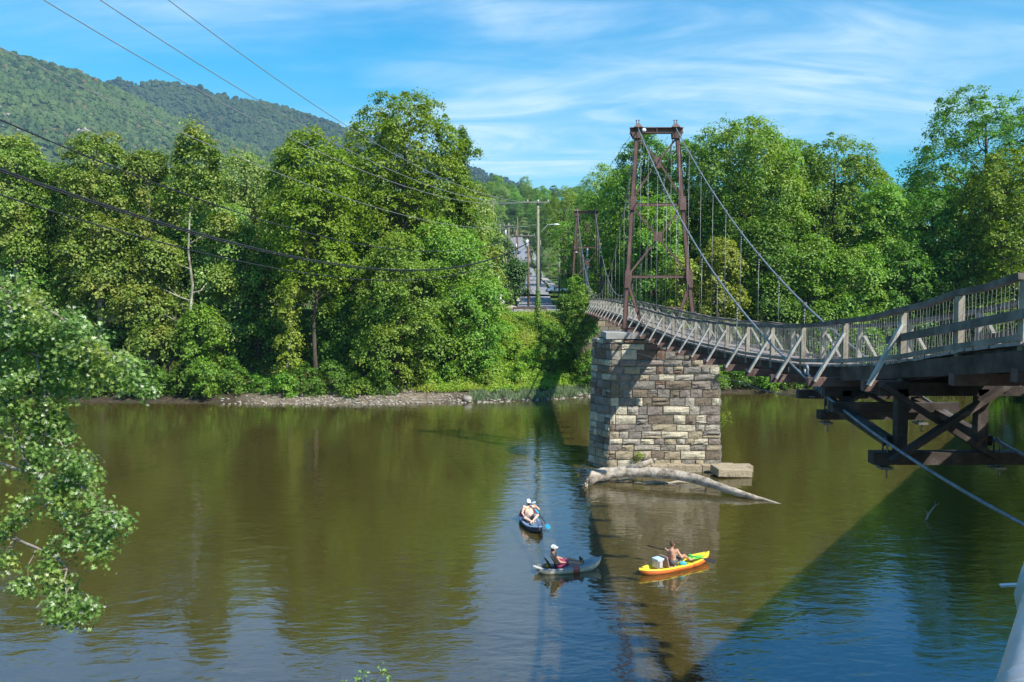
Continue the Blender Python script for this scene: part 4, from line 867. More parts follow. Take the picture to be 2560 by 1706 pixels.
def build_right_bank():
    T = tree
    T('dark airy tree right behind the near steel tower', 'dark', 1610, 335, 720, 70, 100, 13000, 16, 'tall', group=RG, lower=.2, spiky=.2)
    T('leafy tree with a small sky gap just right of the near tower', 'maple', 1720, 350, 800, 78, 97, 17000, 17, 'tall', group=RG)
    T('tall flat-topped tree with upright leafy shoots between the tower and the sky notch', 'bright', 1865, 300, 830, 148, 92, 42000, 34, 'spread', group=RG, lobe=.36, spiky=.4)
    T('dark round-topped tree right of the flat-topped one', 'maple', 2090, 357, 860, 138, 95, 34000, 28, 'tall', group=RG)
    T('tree filling the dip between the flat-topped and the dark round-topped trees', 'maple', 1985, 352, 700, 85, 99, 14000, 16, 'tall', group=RG)
    T('light green column-like tree at the foot of the sky notch', 'bright', 2205, 470, 850, 62, 90, 13000, 16, 'tall', group=RG)
    T('huge dark tree with an open branchy left side at the right edge of the picture', 'dark', 2470, 250, 760, 200, 95, 34000, 28, 'tall', group=RG, lobe=.34, lower=.2, spiky=.15)
    T('yellow-green sunlit tree in front of the huge dark one at the right edge', 'olive', 2520, 388, 800, 130, 85, 27000, 24, 'tall', group=RG)
    T('tree cut by the right edge of the picture behind the handrail', 'maple', 2680, 300, 800, 120, 92, 14000, 16, 'tall', group=RG)
    T('dark shaded tree below the sky notch', 'dark', 2330, 500, 930, 98, 88.5, 15000, 16, 'tall', group=RG)
    T('green tree seen through the crossed braces of the near tower', 'bright', 1640, 500, 830, 85, 90, 17000, 18, 'tall', group=RG)
    T('yellowing maple just right of the near tower legs', 'gold', 1800, 600, 880, 62, 85, 9500, 12, 'tall', group=RG, clump=.75)
    T('small yellowing maple behind the right leg of the near tower', 'gold', 1712, 640, 880, 48, 85.5, 6500, 10, 'tall', group=RG, clump=.75)
    T('dark tree between the two cables low on the right bank', 'dark', 1910, 560, 900, 85, 87.5, 12000, 14, 'tall', group=RG)
    T('mid-green tree where the right cable meets the handrail', 'maple', 2020, 600, 900, 85, 87, 13000, 14, 'tall', group=RG)
    T('light green tree with pale stems behind the fence wire', 'bright', 2140, 620, 900, 72, 86, 12000, 14, 'tall', 'bark_pale', group=RG)
    T('dark low tree behind the handrail right of the pale-stemmed tree', 'dark', 2250, 610, 930, 78, 87, 10000, 14, 'tall', group=RG)
    T('dark low tree behind the rising handrail near the right edge', 'dark', 2420, 620, 950, 100, 86, 13000, 15, 'tall', group=RG)
    T('green tree low behind the outer rail at the right edge', 'maple', 2560, 680, 960, 90, 85.5, 9000, 12, 'tall', group=RG)
def build_middle():
    T = tree; G = 'trees round the street across the river'
    T('yellow-green rounded tree left of the street, above the pines', 'olive', 1185, 462, 640, 62, 135, 11000, 14, group=G)
    T('pine standing left of the street by the bend', 'pine', 1245, 588, 760, 52, 122, 8000, 14, 'cone', group=G, spiky=.3, lobe=.3)
    T('shorter pine at the roadside, right of the first pine', 'pine', 1290, 650, 732, 34, 116, 6000, 11, 'cone', group=G, spiky=.3, lobe=.3)
    T('ragged olive tree on the bank crest left of the pines', 'gold', 1208, 600, 760, 48, 110, 7000, 11, group=G)
    T('light green tree right of the street beside the white pole', 'bright', 1425, 545, 745, 62, 152, 10000, 14, group=G)
    T('leafy tree behind the far tower', 'maple', 1500, 520, 750, 68, 150, 11000, 14, group=G)
    T('pale airy tree on the skyline left of the near tower', 'silver', 1510, 425, 640, 78, 178, 12000, 15, 'spread', group=G, lower=.2)
    T('rounded tree on the skyline between the far tower and the tall utility pole', 'olive', 1410, 478, 640, 60, 205, 9000, 13, group=G)
    T('tree on the far bank showing between the cables left of the near tower', 'bright', 1560, 560, 780, 62, 112, 9000, 12, group=G)
    T('dark conifer with level boughs behind the tall utility pole', 'pine', 1350, 505, 680, 48, 230, 8000, 15, 'cone', group=G, spiky=.3)
    # templates for the crowded background
    temps = []
    for k, (kind, prof) in enumerate((('dark', 'tall'), ('maple', 'round'), ('silver', 'round'), ('olive', 'round'), ('bright', 'tall'), ('pine', 'cone'))):
        rng = np.random.RandomState(900 + k); lb = auto_lobes(5.8, 1.5, 15.0, 15, rng, prof, .44)
        temps.append((trunk_mesh('trunk', 15, 13.5, lb, rng, .25, 'bark', twigs=False), crown_mesh('crown', lb, 9500, rng, .36, 1.25, kind)))
    rr = random.Random(31)
    KN = ['dark green', 'mid-green', 'silvery green', 'yellow-green', 'bright green', 'dark conifer-like']
    def put(k, x, y, H, label, group):
        if 'hill' in group: label = KN[k] + ' tree ' + ('left' if x < 0 else 'right') + ' of the street, ' + ('far up the wooded hill' if y > 400 else 'half way up the hill' if y > 290 else 'low on the hill')
        elif 'garden' in group: label = KN[k] + ' garden tree ' + ('left' if x < 0 else 'right') + ' of the street just behind the riverside trees'
        else: label = KN[k] + ' background tree ' + label
        t = thing('tree', label, 'tree', (x, y, ground_z(x, y)), group, rr.uniform(0, 6.28)); s = H / 15.0; t.scale = (s * rr.uniform(.85, 1.15), s * rr.uniform(.85, 1.15), s)
        for nm, me in zip(('trunk', 'crown'), temps[k]): o = bpy.data.objects.new(nm, me); COL.objects.link(o); o.parent = t
    px = -130
    while px < 1180:
        D = rr.uniform(96, 106); x = (px - CX) / F_PX * D; g = ground_z(x, D); yt = rr.uniform(445, 500); put(rr.choice([0, 0, 1, 2, 3]), x, D, P(px, yt, D).z - g, ('behind the wood at the far left' if px < 300 else 'behind the white-trunked sycamore' if px < 650 else 'behind the tallest left tree'), 'background trees behind the left bank'); px += 62
    px = 1560
    while px < 2800:
        D = rr.uniform(104, 116); x = (px - CX) / F_PX * D; g = ground_z(x, D); yt = rr.uniform(440, 500); put(rr.choice([0, 0, 1, 4]), x, D, P(px, yt, D).z - g, ('behind the near tower' if px < 1800 else 'behind the flat-topped tree' if px < 2150 else 'behind the trees at the right edge'), 'background trees behind the right bank'); px += 66
    for i in range(95):
        D = rr.uniform(215, 600); pxx = rr.uniform(1060, 1640); x = (pxx - CX) / F_PX * D; rx = float(np.interp(D, [100, 112, 135, 165, 195, 260, 330, 400, 470, 620], [2.8, 3.3, 4, 4.6, 4.7, 3.6, 2.6, 1.6, 0, -4]))
        H = rr.uniform(11, 17)
        if D < 398 and rx - 9 - D * .010 < x < rx + 6 + H * .28: continue
        if abs(D - 168) < 10: continue
        put(rr.choice([0, 1, 1, 2, 3, 4, 5]), x, D, H, 'tree on the wooded hill on either side of the climbing street', 'trees on the hill behind the town')
    for i in range(30):
        D = 404 + (i % 5) * 26 + rr.uniform(-8, 8); x = -26 + (i // 5) * 12.5 + rr.uniform(-4, 4); put([0, 1, 3, 5, 0, 2, 1][i % 7], x, D, rr.uniform(12, 17), '', 'trees on the hill behind the town')
    for i in range(26):
        D = rr.uniform(125, 215); pxx = rr.choice([rr.uniform(980, 1200), rr.uniform(1470, 1700)]); x = (pxx - CX) / F_PX * D; put(rr.choice([0, 1, 1, 3, 4]), x, D, rr.uniform(13, 19), 'tree in the leafy gardens beside the street across the river', 'garden trees across the river')
def build_shrubs():
    B = bush
    B('bright shrub with vines at the far end of the footbridge', 'bright', 1452, 712, 850, 40, 86.5, 5000)
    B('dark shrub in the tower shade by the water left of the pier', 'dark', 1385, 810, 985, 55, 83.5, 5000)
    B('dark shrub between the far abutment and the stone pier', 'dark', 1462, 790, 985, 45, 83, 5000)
    B('small leafy tree hanging beside the abutment under the far span', 'maple', 1452, 740, 960, 48, 84.5, 6000)
    B('big ivy-laden shrub at the foot of the tall utility pole', 'dark', 1412, 738, 860, 32, 90, 4500)
    B('light shrub right of the ivy-laden one below the far tower', 'bright', 1440, 690, 760, 22, 95, 3000)
    spec = [(1160, 800, 42), (1215, 780, 40), (1262, 800, 34), (1180, 870, 36), (1240, 860, 30), (1130, 905, 34), (1300, 905, 26), (1285, 840, 30), (1330, 860, 26), (1075, 930, 34), (1215, 925, 22)]
    names = ['near the crest under the light maple', 'at the top of the grassy slope', 'just below the roadside on the slope', 'half way down the slope beside the maples', 'in the middle of the grassy slope', 'at the foot of the maples by the gravel', 'low on the slope near the shadow line', 'below the utility pole on the slope', 'right of the slope at the edge of the shade', 'on the gravel spit under the overhanging maple', 'small, alone above the shore grass']
    for (px, yt, hw), nm in zip(spec, names):
        D = 79.5 + (930 - yt) / 140 * 9; B('green shrub ' + nm, 'weed' if yt > 790 else 'bright', px, yt, None, hw, D, 2600, leaf=.17, clump=.42)
    k = 0
    for px in list(range(-40, 1000, 62)) + list(range(1480, 2640, 62)):
        x_ = (px - CX) / F_PX * 78; spit = 560 < px < 1000; D = interp(SHORE, x_) + (2.9 if spit else 1.4) + (k % 3) * .5; k += 1
        B(['dark', 'mid-green', 'dark'][k % 3] + ' shaded shrub at the water ' + ('behind the near maple' if px < 330 else 'under the white-trunked sycamore' if px < 560 else 'behind the gravel spit' if px < 1200 else 'just left or right of the stone pier' if px < 1860 else 'under the low end of the footbridge' if px < 2240 else 'beyond the hanging trestles'), ['dark', 'maple', 'dark'][k % 3], px, (880 if not spit else 900) + (k * 37) % 50, None, 54, D, 3000, 'understory shrubs along the water')
def build_ground_cover():
    rng = np.random.RandomState(77); pts = []; nn = []; sz = []
    n = 0
    X = np.concatenate([rng.uniform(-9, 9, 26000), rng.uniform(-48, 52, 26000)]); Yo = np.concatenate([rng.uniform(2.4, 24, 26000), rng.uniform(2.5, 13, 26000)])
    for x, d in zip(X, Yo):
        y = interp(SHORE, x) + d
        den = .5 + .5 * mnoise.noise(Vector((x * .5, y * .5, 3)))
        if rng.rand() > den + (.3 if abs(x) < 9 else -.05): continue
        if abs(x - 3) < 4.2 and d > 22: continue
        if -28 < x < -2.5 and d < 3: continue
        z = ground_z(x, y); h = .25 + .45 * rng.rand() * (1 if abs(x) < 9 else .6)
        for _ in range(3): pts.append((x + rng.normal() * .12, y + rng.normal() * .12, z + h * rng.uniform(.3, 1))); nn.append((rng.normal() * .5, rng.normal() * .5 - .3, 1)); sz.append(rng.uniform(.10, .24))
    v, f = leaf_geo(np.array(pts), np.array(nn), np.array(sz), rng); o = link('ground_cover', fast_mesh('ground_cover', v, f), LM['weed']); tag(o, kind='stuff')
    # blue-green shore grass: upright blades
    V = []; F = []; n = 0
    for _ in range(9000):
        x = rng.uniform(-4, 10.5); y = interp(SHORE, x) + rng.uniform(.2, 2.4) ; 
        if mnoise.noise(Vector((x * .8, y * .8, 1))) < -.12 + .1 * rng.normal(): continue
        z = max(0, ground_z(x, y)); h = rng.uniform(.2, .7); a = rng.uniform(0, 3.14); w = .035; lx, ly = rng.normal() * .12, rng.normal() * .12
        V += [(x - w * math.cos(a), y - w * math.sin(a), z), (x + w * math.cos(a), y + w * math.sin(a), z), (x + lx, y + ly, z + h)]; F.append((n, n + 1, n + 2)); n += 3
    lmg = leaf_mat('leaf_shore_grass', [(0, (.08, .12, .06)), (.5, (.14, .19, .09)), (1, (.24, .28, .16))], trans=.2)
    o = link('shore_grass', fast_mesh('shore_grass', np.array(V), np.array(F)), lmg); tag(o, kind='stuff')
    mb = MB(); rr = random.Random(5)
    for _ in range(900):
        x = rr.uniform(-27, 9); d = abs(rr.gauss(0, 2.0)) ; y = interp(SHORE, x) - .4 + d
        if x < -20 and rr.random() < .6: continue
        r = rr.uniform(.04, .15); z = ground_z(x, y); mb.ball((x, y, max(z, -.04) + r * .3), r, 5, 4, (rr.uniform(.8, 1.5), 1, rr.uniform(.5, .8)))
    tag(mb.obj('gravel', M['rock']), kind='stuff')
    mb = MB(); p = PZ(1168, 1004, 0.1); mb.ball((p.x, p.y + .3, .3), .42, 9, 7, (1.1, .9, .75)); tag(mb.obj('boulder', M['rock']), 'rounded boulder at the waterline on the left bank below the grassy slope', 'boulder')
    # dead branches over the dark bank
    mb = MB(); rg = np.random.RandomState(3)
    base = P(395, 975, 77.5)
    mb.tube(wob(base, P(470, 830, 79.5), rg, 5, .1), [.22, .19, .16, .12, .08, .05], 7)
    for e in ((500, 800), (440, 780), (520, 860)): mb.tube(wob(P(450, 860, 79), P(*e, 79), rg, 4, .25), [.07, .05, .04, .03, .015], 5)
    tag(mb.obj('leaning_dead_trunk', M['bark']), 'bare dark trunk leaning out over the water at the left bank', 'dead tree')
build_left_bank(); build_right_bank(); build_middle(); build_shrubs(); build_ground_cover()

# ---- near silver maple at the left edge
def build_near_tree():
    rng = np.random.RandomState(8); root = Vector((-15.5, 13.0, ground_z(-15.5, 13.0)))
    t = thing('silver_maple', 'near maple branches with silvery green leaves drooping into the picture from the left edge', 'tree', root)
    def W(px, py, D): return np.array(P(px, py, D))
    blobs = [(-60, 740, 70, 15.4), (30, 745, 70, 15.2), (90, 790, 75, 15), (160, 800, 62, 15), (215, 850, 66, 14.8), (275, 880, 58, 14.6), (325, 925, 48, 14.5), (350, 955, 28, 14.4), (120, 880, 85, 15.2), (40, 870, 85, 15.5), (200, 930, 55, 14.8), (-20, 950, 80, 15.5),
             (80, 960, 70, 15.2), (150, 990, 50, 15), (40, 1050, 70, 15.3), (110, 1080, 55, 15), (170, 1130, 58, 14.7), (215, 1150, 40, 14.5), (-30, 1130, 60, 15.6), (60, 1150, 50, 15.2), (130, 1190, 48, 14.8), (205, 1225, 42, 14.4), (265, 1260, 42, 14.2), (295, 1285, 25, 14.1), (210, 1290, 45, 14.3),
             (245, 1340, 42, 14.2), (255, 1385, 32, 14.1), (180, 1350, 40, 14.3), (70, 1250, 34, 15), (30, 1290, 26, 15), (10, 1385, 32, 15), (-20, 1320, 30, 15), (110, 1400, 30, 14.3), (150, 1425, 30, 14.2), (175, 1470, 38, 14.1), (155, 1510, 34, 14.0), (190, 1525, 26, 14.0), (70, 1440, 24, 14.4), (215, 1500, 20, 14.0)]
    blobs += [(-40, 830, 80, 15.3), (70, 830, 70, 15.6), (180, 880, 60, 15.4), (0, 1010, 70, 15.8), (110, 1020, 55, 15.4), (140, 1060, 50, 15.2), (240, 900, 50, 15.1), (170, 1190, 44, 15), (90, 1110, 50, 15.5), (160, 1250, 40, 14.7), (200, 1180, 44, 14.9), (150, 1480, 44, 14.2)]
    limbs = [[(-420, 900, 15.5), (-200, 760, 15.5), (-20, 720, 15.4), (60, 740, 15.2), (140, 790, 15), (215, 850, 14.8), (275, 885, 14.6), (330, 930, 14.5)],
             [(-300, 800, 15.5), (-60, 740, 15.4), (20, 760, 15.4), (60, 830, 15.2), (95, 900, 15.2), (110, 980, 15.1), (120, 1080, 15), (170, 1140, 14.7)],
             [(-300, 1000, 15.6), (-80, 1040, 15.5), (40, 1100, 15.3), (95, 1190, 15), (120, 1260, 14.9), (150, 1290, 14.6), (210, 1290, 14.3), (280, 1280, 14.1)],
             [(-300, 1250, 15.4), (-80, 1320, 15.2), (30, 1355, 14.9), (90, 1370, 14.6), (140, 1400, 14.3), (170, 1450, 14.1), (165, 1520, 14.0)],
             [(-300, 870, 15.8), (-60, 870, 15.6), (60, 880, 15.3), (150, 900, 15), (210, 930, 14.8)],
             [(-80, 1130, 15.6), (20, 1170, 15.2), (90, 1180, 15), (160, 1200, 14.7), (240, 1240, 14.3)]]
    mb = MB(); top = root + Vector((-.6, .3, 9.5)); mb.tube([root - Vector((0, 0, .5)), root + Vector((.1, .1, 3)), root + Vector((-.3, .2, 6.4)), top], [.42, .34, .28, .20], 12)
    allp = []
    for lm in limbs:
        pts = [Vector(W(*q)) for q in lm]; st = root + Vector((-.2, .2, max(2.5, min(9.3, pts[0].z - root.z - .8)))); pts = [st] + pts; k = len(pts)
        sm = []
        for i in range(k - 1):
            for s in (0, .5): sm.append(pts[i].lerp(pts[i + 1], s) + Vector(rng.normal(size=3) * .035))
        sm.append(pts[-1]); n = len(sm); mb.tube(sm, [.038 * (1 - i / n) ** .9 + .006 for i in range(n)], 7); allp += [np.array(p) for p in sm[3:]]
    A = np.array(allp); C = []; Nn = []; S = []
    for bi, (px, py, r, D) in enumerate(blobs):
        c = W(px, py, D); R_ = r / F_PX * D; near = A[np.argmin(((A - c) ** 2).sum(1))]; mb.tube(wob(near, c, rng, 3, .3), [.016, .012, .009, .006], 5, True, False)
        ns = max(4, int((R_ / .13) ** 2 * .85))
        for _ in range(ns):
            d = rng.normal(size=3); d /= np.linalg.norm(d); e = c + d * R_ * rng.uniform(.35, 1.0); e[2] -= .12 * rng.rand()
            mb.tube(wob(c + d * R_ * .1, e, rng, 2, .3), [.006, .004, .003], 3, False, False)
            m = rng.randint(38, 62); q = rng.normal(size=(m, 3)) * np.array([.12, .12, .085]); q[:, 2] -= .25 * np.linalg.norm(q, axis=1)
            C.append(e + q); nv = rng.normal(size=(m, 3)) * .55 + np.array([.15, -.25, .75]) + q * 2; Nn.append(nv); S.append(rng.uniform(.05, .105, m))
    C = np.concatenate(C); Nn = np.concatenate(Nn); S = np.concatenate(S)
    # crown mass out of the picture on the left, which shades and balances the visible sprays
    mb.obj('trunk', M['bark_twig'], t)
    v, f = leaf_geo(C, Nn, S, rng, shape='maple'); me = fast_mesh('crown', v, f); me.materials.append(LM['near']); link('crown', me, None, t)
    rg2 = np.random.RandomState(4); lb = [(-4.5, 0, 7, 3, 3, 2.5), (-2.5, 1, 10, 3, 3, 2.2), (-5, -2, 11, 3, 3, 2.5), (-7, 1, 9, 3, 3, 3)]
    o = link('outer_crown', crown_mesh('outer_crown', lb, 14000, rg2, .2, .9, 'near'), None, t, False)
build_near_tree()
def build_bottom_sapling():
    rng = np.random.RandomState(2); top = P(910, 1698, 9.0); x, y = top.x, top.y; gz = max(0, ground_z(x, y)); mb = MB(); ends = []
    t = thing('sapling', 'tip of a small pale green sapling at the bottom edge of the picture', 'sapling', (x, y, gz))
    mb.tube([(x, y, gz - .2), (x + .05, y, gz + 2), (top.x, y, top.z - .25)], [.04, .03, .012], 6)
    for dx, dz in ((-.05, .06), (.02, .10), (.10, .02), (.20, .07), (.30, .055), (-.12, -.1), (-.25, -.02)):
        e = (top.x + dx, y + rng.normal() * .05, top.z + dz - .03); mb.tube([(top.x, y, top.z - .25), (top.x + dx * .6, y, top.z - .05 + dz * .4), e], [.008, .006, .003], 4); ends.append(e)
    mb.obj('trunk', M['bark'], t); c = np.repeat(np.array(ends), 14, 0) + rng.normal(size=(len(ends) * 14, 3)) * .025; n = rng.normal(size=c.shape) + np.array([0, -.3, 1]); v, f = leaf_geo(c, n, rng.uniform(.03, .055, len(c)), rng)
    me = fast_mesh('crown', v, f); me.materials.append(LM['near']); link('crown', me, None, t)
build_bottom_sapling()
# plants growing out of the pier
def pier_plants():
    rng = np.random.RandomState(9)
    for (px, py, D, r, lab) in ((1598, 1140, 46.3, .30, 'little green fern rooted in the pier joints above the driftwood log'), (1812, 1042, 46.6, .42, 'yellow-green tuft of leaves growing from the right edge of the pier'), (1799, 945, 46.4, .30, 'sparse leafy sprig near the top right corner of the pier')):
        p = P(px, py, D); t = thing('wall_plant', lab, 'plant', p); mb = MB(); C = []
        for _ in range(12):
            d = rng.normal(size=3); d[1] = -abs(d[1]) * .5; e = np.array(p) + d * r * .5; mb.tube([tuple(np.array(p) + [0, .2, 0]), tuple(e)], [.008, .004], 4); C.append(e + rng.normal(size=(16, 3)) * r * .22)
        mb.obj('stem', M['bark'], t); C = np.concatenate(C); v, f = leaf_geo(C, rng.normal(size=C.shape) + [0, -.4, .8], rng.uniform(.05, .11, len(C)), rng); me = fast_mesh('foliage', v, f); me.materials.append(LM['gold'] if 'yellow' in lab else LM['weed']); link('foliage', me, None, t)
pier_plants()

# ================================================================== POLES AND WIRES
def insulator(mb, p, h=.22): mb.cyl(p, Vector(p) + Vector((0, 0, h)), .05, .03, 6)
def pole(label, px, yt, yb, D, r=.15, mat='pole', arms=(), lamp=None, trans=(), ivy=False):
    a = P(px, yt, D); b = P(px, yb, D); z0 = ground_z(a.x, D); t = thing('utility_pole', label, 'utility pole', (a.x, D, z0), 'utility poles across the river')
    MB().tube([(a.x, D, min(z0, b.z) - .5), (a.x, D, (a.z + z0) / 2), (a.x, D, a.z)], [r * 1.15, r, r * .72], 10).obj('post', M[mat], t)
    for (x0, x1, y) in arms:
        p = P(x0, y, D); q = P(x1, y, D); p.y -= r + .06; q.y -= r + .06; MB().bar(p, q, .11, .13).obj('crossarm', M['pole'], t)
        for s in (.04, .5, .93): i = MB(); insulator(i, p.lerp(q, s) + Vector((0, 0, .06))); i.obj('insulator', M['white'], t)
        for s in (-1, 1): m = p.lerp(q, .5 + s * .22); MB().bar(m, Vector((a.x, D - r - .05, m.z - .7)), .03, .03).obj('arm_brace', M['hanger'], t)
    for (tx, ty0, ty1) in trans:
        p = P(tx, ty1, D); q = P(tx, ty0, D); p.y -= .35; q.y -= .35; mb = MB(); w = .27; mb.tube([p, p + Vector((0, 0, .04)), q - Vector((0, 0, .06)), q], [w * .9, w, w, w * .6], 10); mb.cyl(q, q + Vector((.05, 0, .2)), .04, n=6); mb.obj('transformer', M['galv'], t)
    if lamp:
        p = Vector((a.x + .1, D, P(px, lamp[1] + 22, D).z)); q = P(lamp[0], lamp[1], D); mb = MB(); s = 1 if q.x > p.x else -1
        mb.tube([p, p + Vector((s * .5, 0, .35)), p.lerp(q, .6) + Vector((0, 0, .35)), q], .03, 6); mb.obj('lamp_arm', M['galv'], t)
        mb = MB(); mb.ball(q + Vector((s * .30, 0, -.03)), .24, 10, 7, (1.55, .7, .42)); mb.obj('lamp_head', M['white'], t)
    if ivy:
        rng = np.random.RandomState(1); n = 900; h = rng.rand(n) ** 1.4 * 4.6; an = rng.rand(n) * 6.28; rad = .2 + .5 * rng.rand(n) * (1 - h / 5.5); c = np.stack([a.x + np.cos(an) * rad, D + np.sin(an) * rad, z0 + h], 1)
        v, f = leaf_geo(c, np.stack([np.cos(an), np.sin(an), .3 + 0 * an], 1), rng.uniform(.12, .22, n), rng); me = fast_mesh('ivy', v, f); me.materials.append(LM['maple']); link('ivy', me, None, t)
    return t, a
pole('tall greenish utility pole with a long crossarm and a street lamp, ivy round its foot', 1345, 500, 772, 92, .19, 'pole_green', [(1317, 1374, 507)], (1384, 561), ivy=True)
pole('reddish-brown utility pole with a grey transformer left of the tall pole', 1321, 598, 752, 128, .17, 'pole_red', [(1303, 1338, 590)], None, [(1317, 600, 619)])
pole('short pale pole standing alone right of the tall pole', 1398, 632, 727, 150, .17, 'pole')
pole('white street-lamp pole leaning beside the far end of the footbridge', 1469, 618, 752, 116, .17, 'white', [], (1444, 631))
pole('tall double-arm utility pole at the head of the street', 1233, 492, 590, 300, .3, 'pole_red', [(1223, 1243, 492), (1227, 1239, 501)], None, [(1240, 545, 552)])
pole('utility pole with transformers just left of the double-arm pole', 1226, 522, 577, 315, .26, 'pole_red', [(1215, 1235, 531)], None, [(1222, 545, 552), (1229, 545, 552)])
pole('utility pole at the left edge of the street, half way up', 1272, 558, 630, 215, .22, 'pole', [(1260, 1283, 565)], None, [(1264, 576, 590)])
pole('utility pole in front of the street cars, with a grey transformer', 1291, 575, 636, 195, .2, 'pole_red', [(1281, 1303, 590)], None, [(1290, 610, 622)])
pole('thin pole on the left side of the middle street, below the crossarms', 1250, 560, 590, 260, .2, 'pole', [(1240, 1262, 563)])
pole('bare reddish pole right of the street at the hilltop', 1294, 546, 592, 300, .22, 'pole_red')
pole('thin pole just behind the tall greenish pole', 1351, 600, 665, 190, .16, 'pole')
pole('slim weathered pole among the pines left of the street', 1266, 642, 715, 118, .1, 'pole')

NP = Vector((-23.0, 4.0))
def wire(label, A, pts, r, mat, near=NP, group='overhead wires across the river', offset=0.0):
    """A is the far end; pts are photo points in the vertical plane from A to the near pole"""
    a = Vector((A.x, A.y)); n = Vector((near[0] + offset, near[1])); d = n - a; Q = [(0.0, A.z)]
    for px, py in pts:
        rx, ry, rz = ray(px, py); det = rx * (-d.y) + d.x * ry; tt = (a.x * (-d.y) + d.x * a.y) / det; s = ((rx * tt - a.x) / d.x) if abs(d.x) > 1e-6 else (ry * tt - a.y) / d.y
        Q.append((s, CAM[2] + rz * tt))
    Q = np.array(Q); w = np.ones(len(Q)); w[0] = 30; cf = np.polyfit(Q[:, 0], Q[:, 1], 2, w=w)
    o = MB().tube([(a.x + d.x * s, a.y + d.y * s, float(np.polyval(cf, s))) for s in np.linspace(0, 1, 70)], r, 4).obj('overhead_wire', M[mat])
    tag(o, label, 'wire', group); return float(np.polyval(cf, 1))
ends = []
TP = lambda px, py: P(px, py, 91.8)
ends.append(wire('uppermost overhead wire, leaving the top of the picture farthest right of the three', TP(1373, 504), [(413, 0), (625, 147), (860, 308), (1180, 478)], .022, 'grey_wire', offset=1.2))
ends.append(wire('middle one of the three overhead wires that leave through the top of the picture', TP(1345, 503), [(241, 0), (670, 261), (860, 366), (1150, 492)], .022, 'grey_wire'))
ends.append(wire('leftmost of the three overhead wires that leave through the top of the picture', TP(1319, 504), [(96, 0), (268, 94), (536, 243), (860, 404), (1120, 500)], .022, 'grey_wire', offset=-1.2))
ends.append(wire('overhead wire crossing the mountain from the left edge just below the ridge', TP(1345, 560), [(0, 127), (446, 321), (860, 491), (1090, 560)], .018, 'grey_wire'))
ends.append(wire('overhead wire entering at the left edge above the trees, below the mountain', TP(1343, 562), [(0, 318), (344, 433), (860, 585), (1140, 641)], .027, 'black_wire'))
ends.append(wire('thick bundled cable entering at the left edge, upper strand', TP(1343, 592), [(0, 444), (430, 550), (860, 651), (1142, 679)], .036, 'black_wire', offset=.3))
ends.append(wire('thick bundled cable entering at the left edge, lower strand', TP(1343, 593), [(0, 449), (430, 555), (860, 655), (1142, 681)], .028, 'black_wire', offset=.1))
ends.append(wire('lowest overhead wire at the left edge, under the thick cable', TP(1343, 600), [(0, 503), (430, 604), (860, 684), (1140, 697)], .026, 'black_wire'))
def near_pole():
    t = thing('utility_pole', 'utility pole on the near bank, outside the picture to the left', 'utility pole', (NP.x, NP.y, ground_z(*NP))); MB().tube([(NP.x, NP.y, 2), (NP.x, NP.y, max(ends) + .5)], [.24, .16], 10).obj('post', M['pole'], t); MB().bar((NP.x - 1.4, NP.y, max(ends[:3]) - .05), (NP.x + 1.4, NP.y, max(ends[:3]) - .05), .12, .14).obj('crossarm', M['pole'], t)
near_pole()
def span(a, b, sag, r, lab, mat='grey_wire'):
    a = P(*a); b = P(*b); o = MB().tube([a.lerp(b, s) - Vector((0, 0, 4 * sag * s * (1 - s))) for s in np.linspace(0, 1, 18)], r, 4).obj('overhead_wire', M[mat]); tag(o, lab, 'wire', 'wires strung between the street poles')
G_ = 'wire strung between the street poles behind the tall pole'
for a, b, s in (((1319, 505, 92), (1223, 490, 300), 8), ((1345, 505, 92), (1233, 492, 300), 8.5), ((1372, 505, 92), (1243, 492, 300), 9), ((1345, 600, 92), (1303, 588, 128), 1), ((1345, 602, 92), (1338, 588, 128), .8), ((1303, 588, 128), (1281, 590, 195), 2), ((1338, 588, 128), (1303, 590, 195), 2),
                ((1281, 590, 195), (1260, 565, 215), 1), ((1303, 590, 195), (1283, 565, 215), 1), ((1260, 565, 215), (1223, 531, 315), 2), ((1283, 565, 215), (1235, 531, 315), 2), ((1345, 512, 92), (1470, 590, 140), 1), ((1345, 590, 92), (1469, 628, 116), .8), ((1321, 620, 128), (1398, 636, 150), .8)): span(a, b, s, .012 if a[2] < 150 else .03, G_)

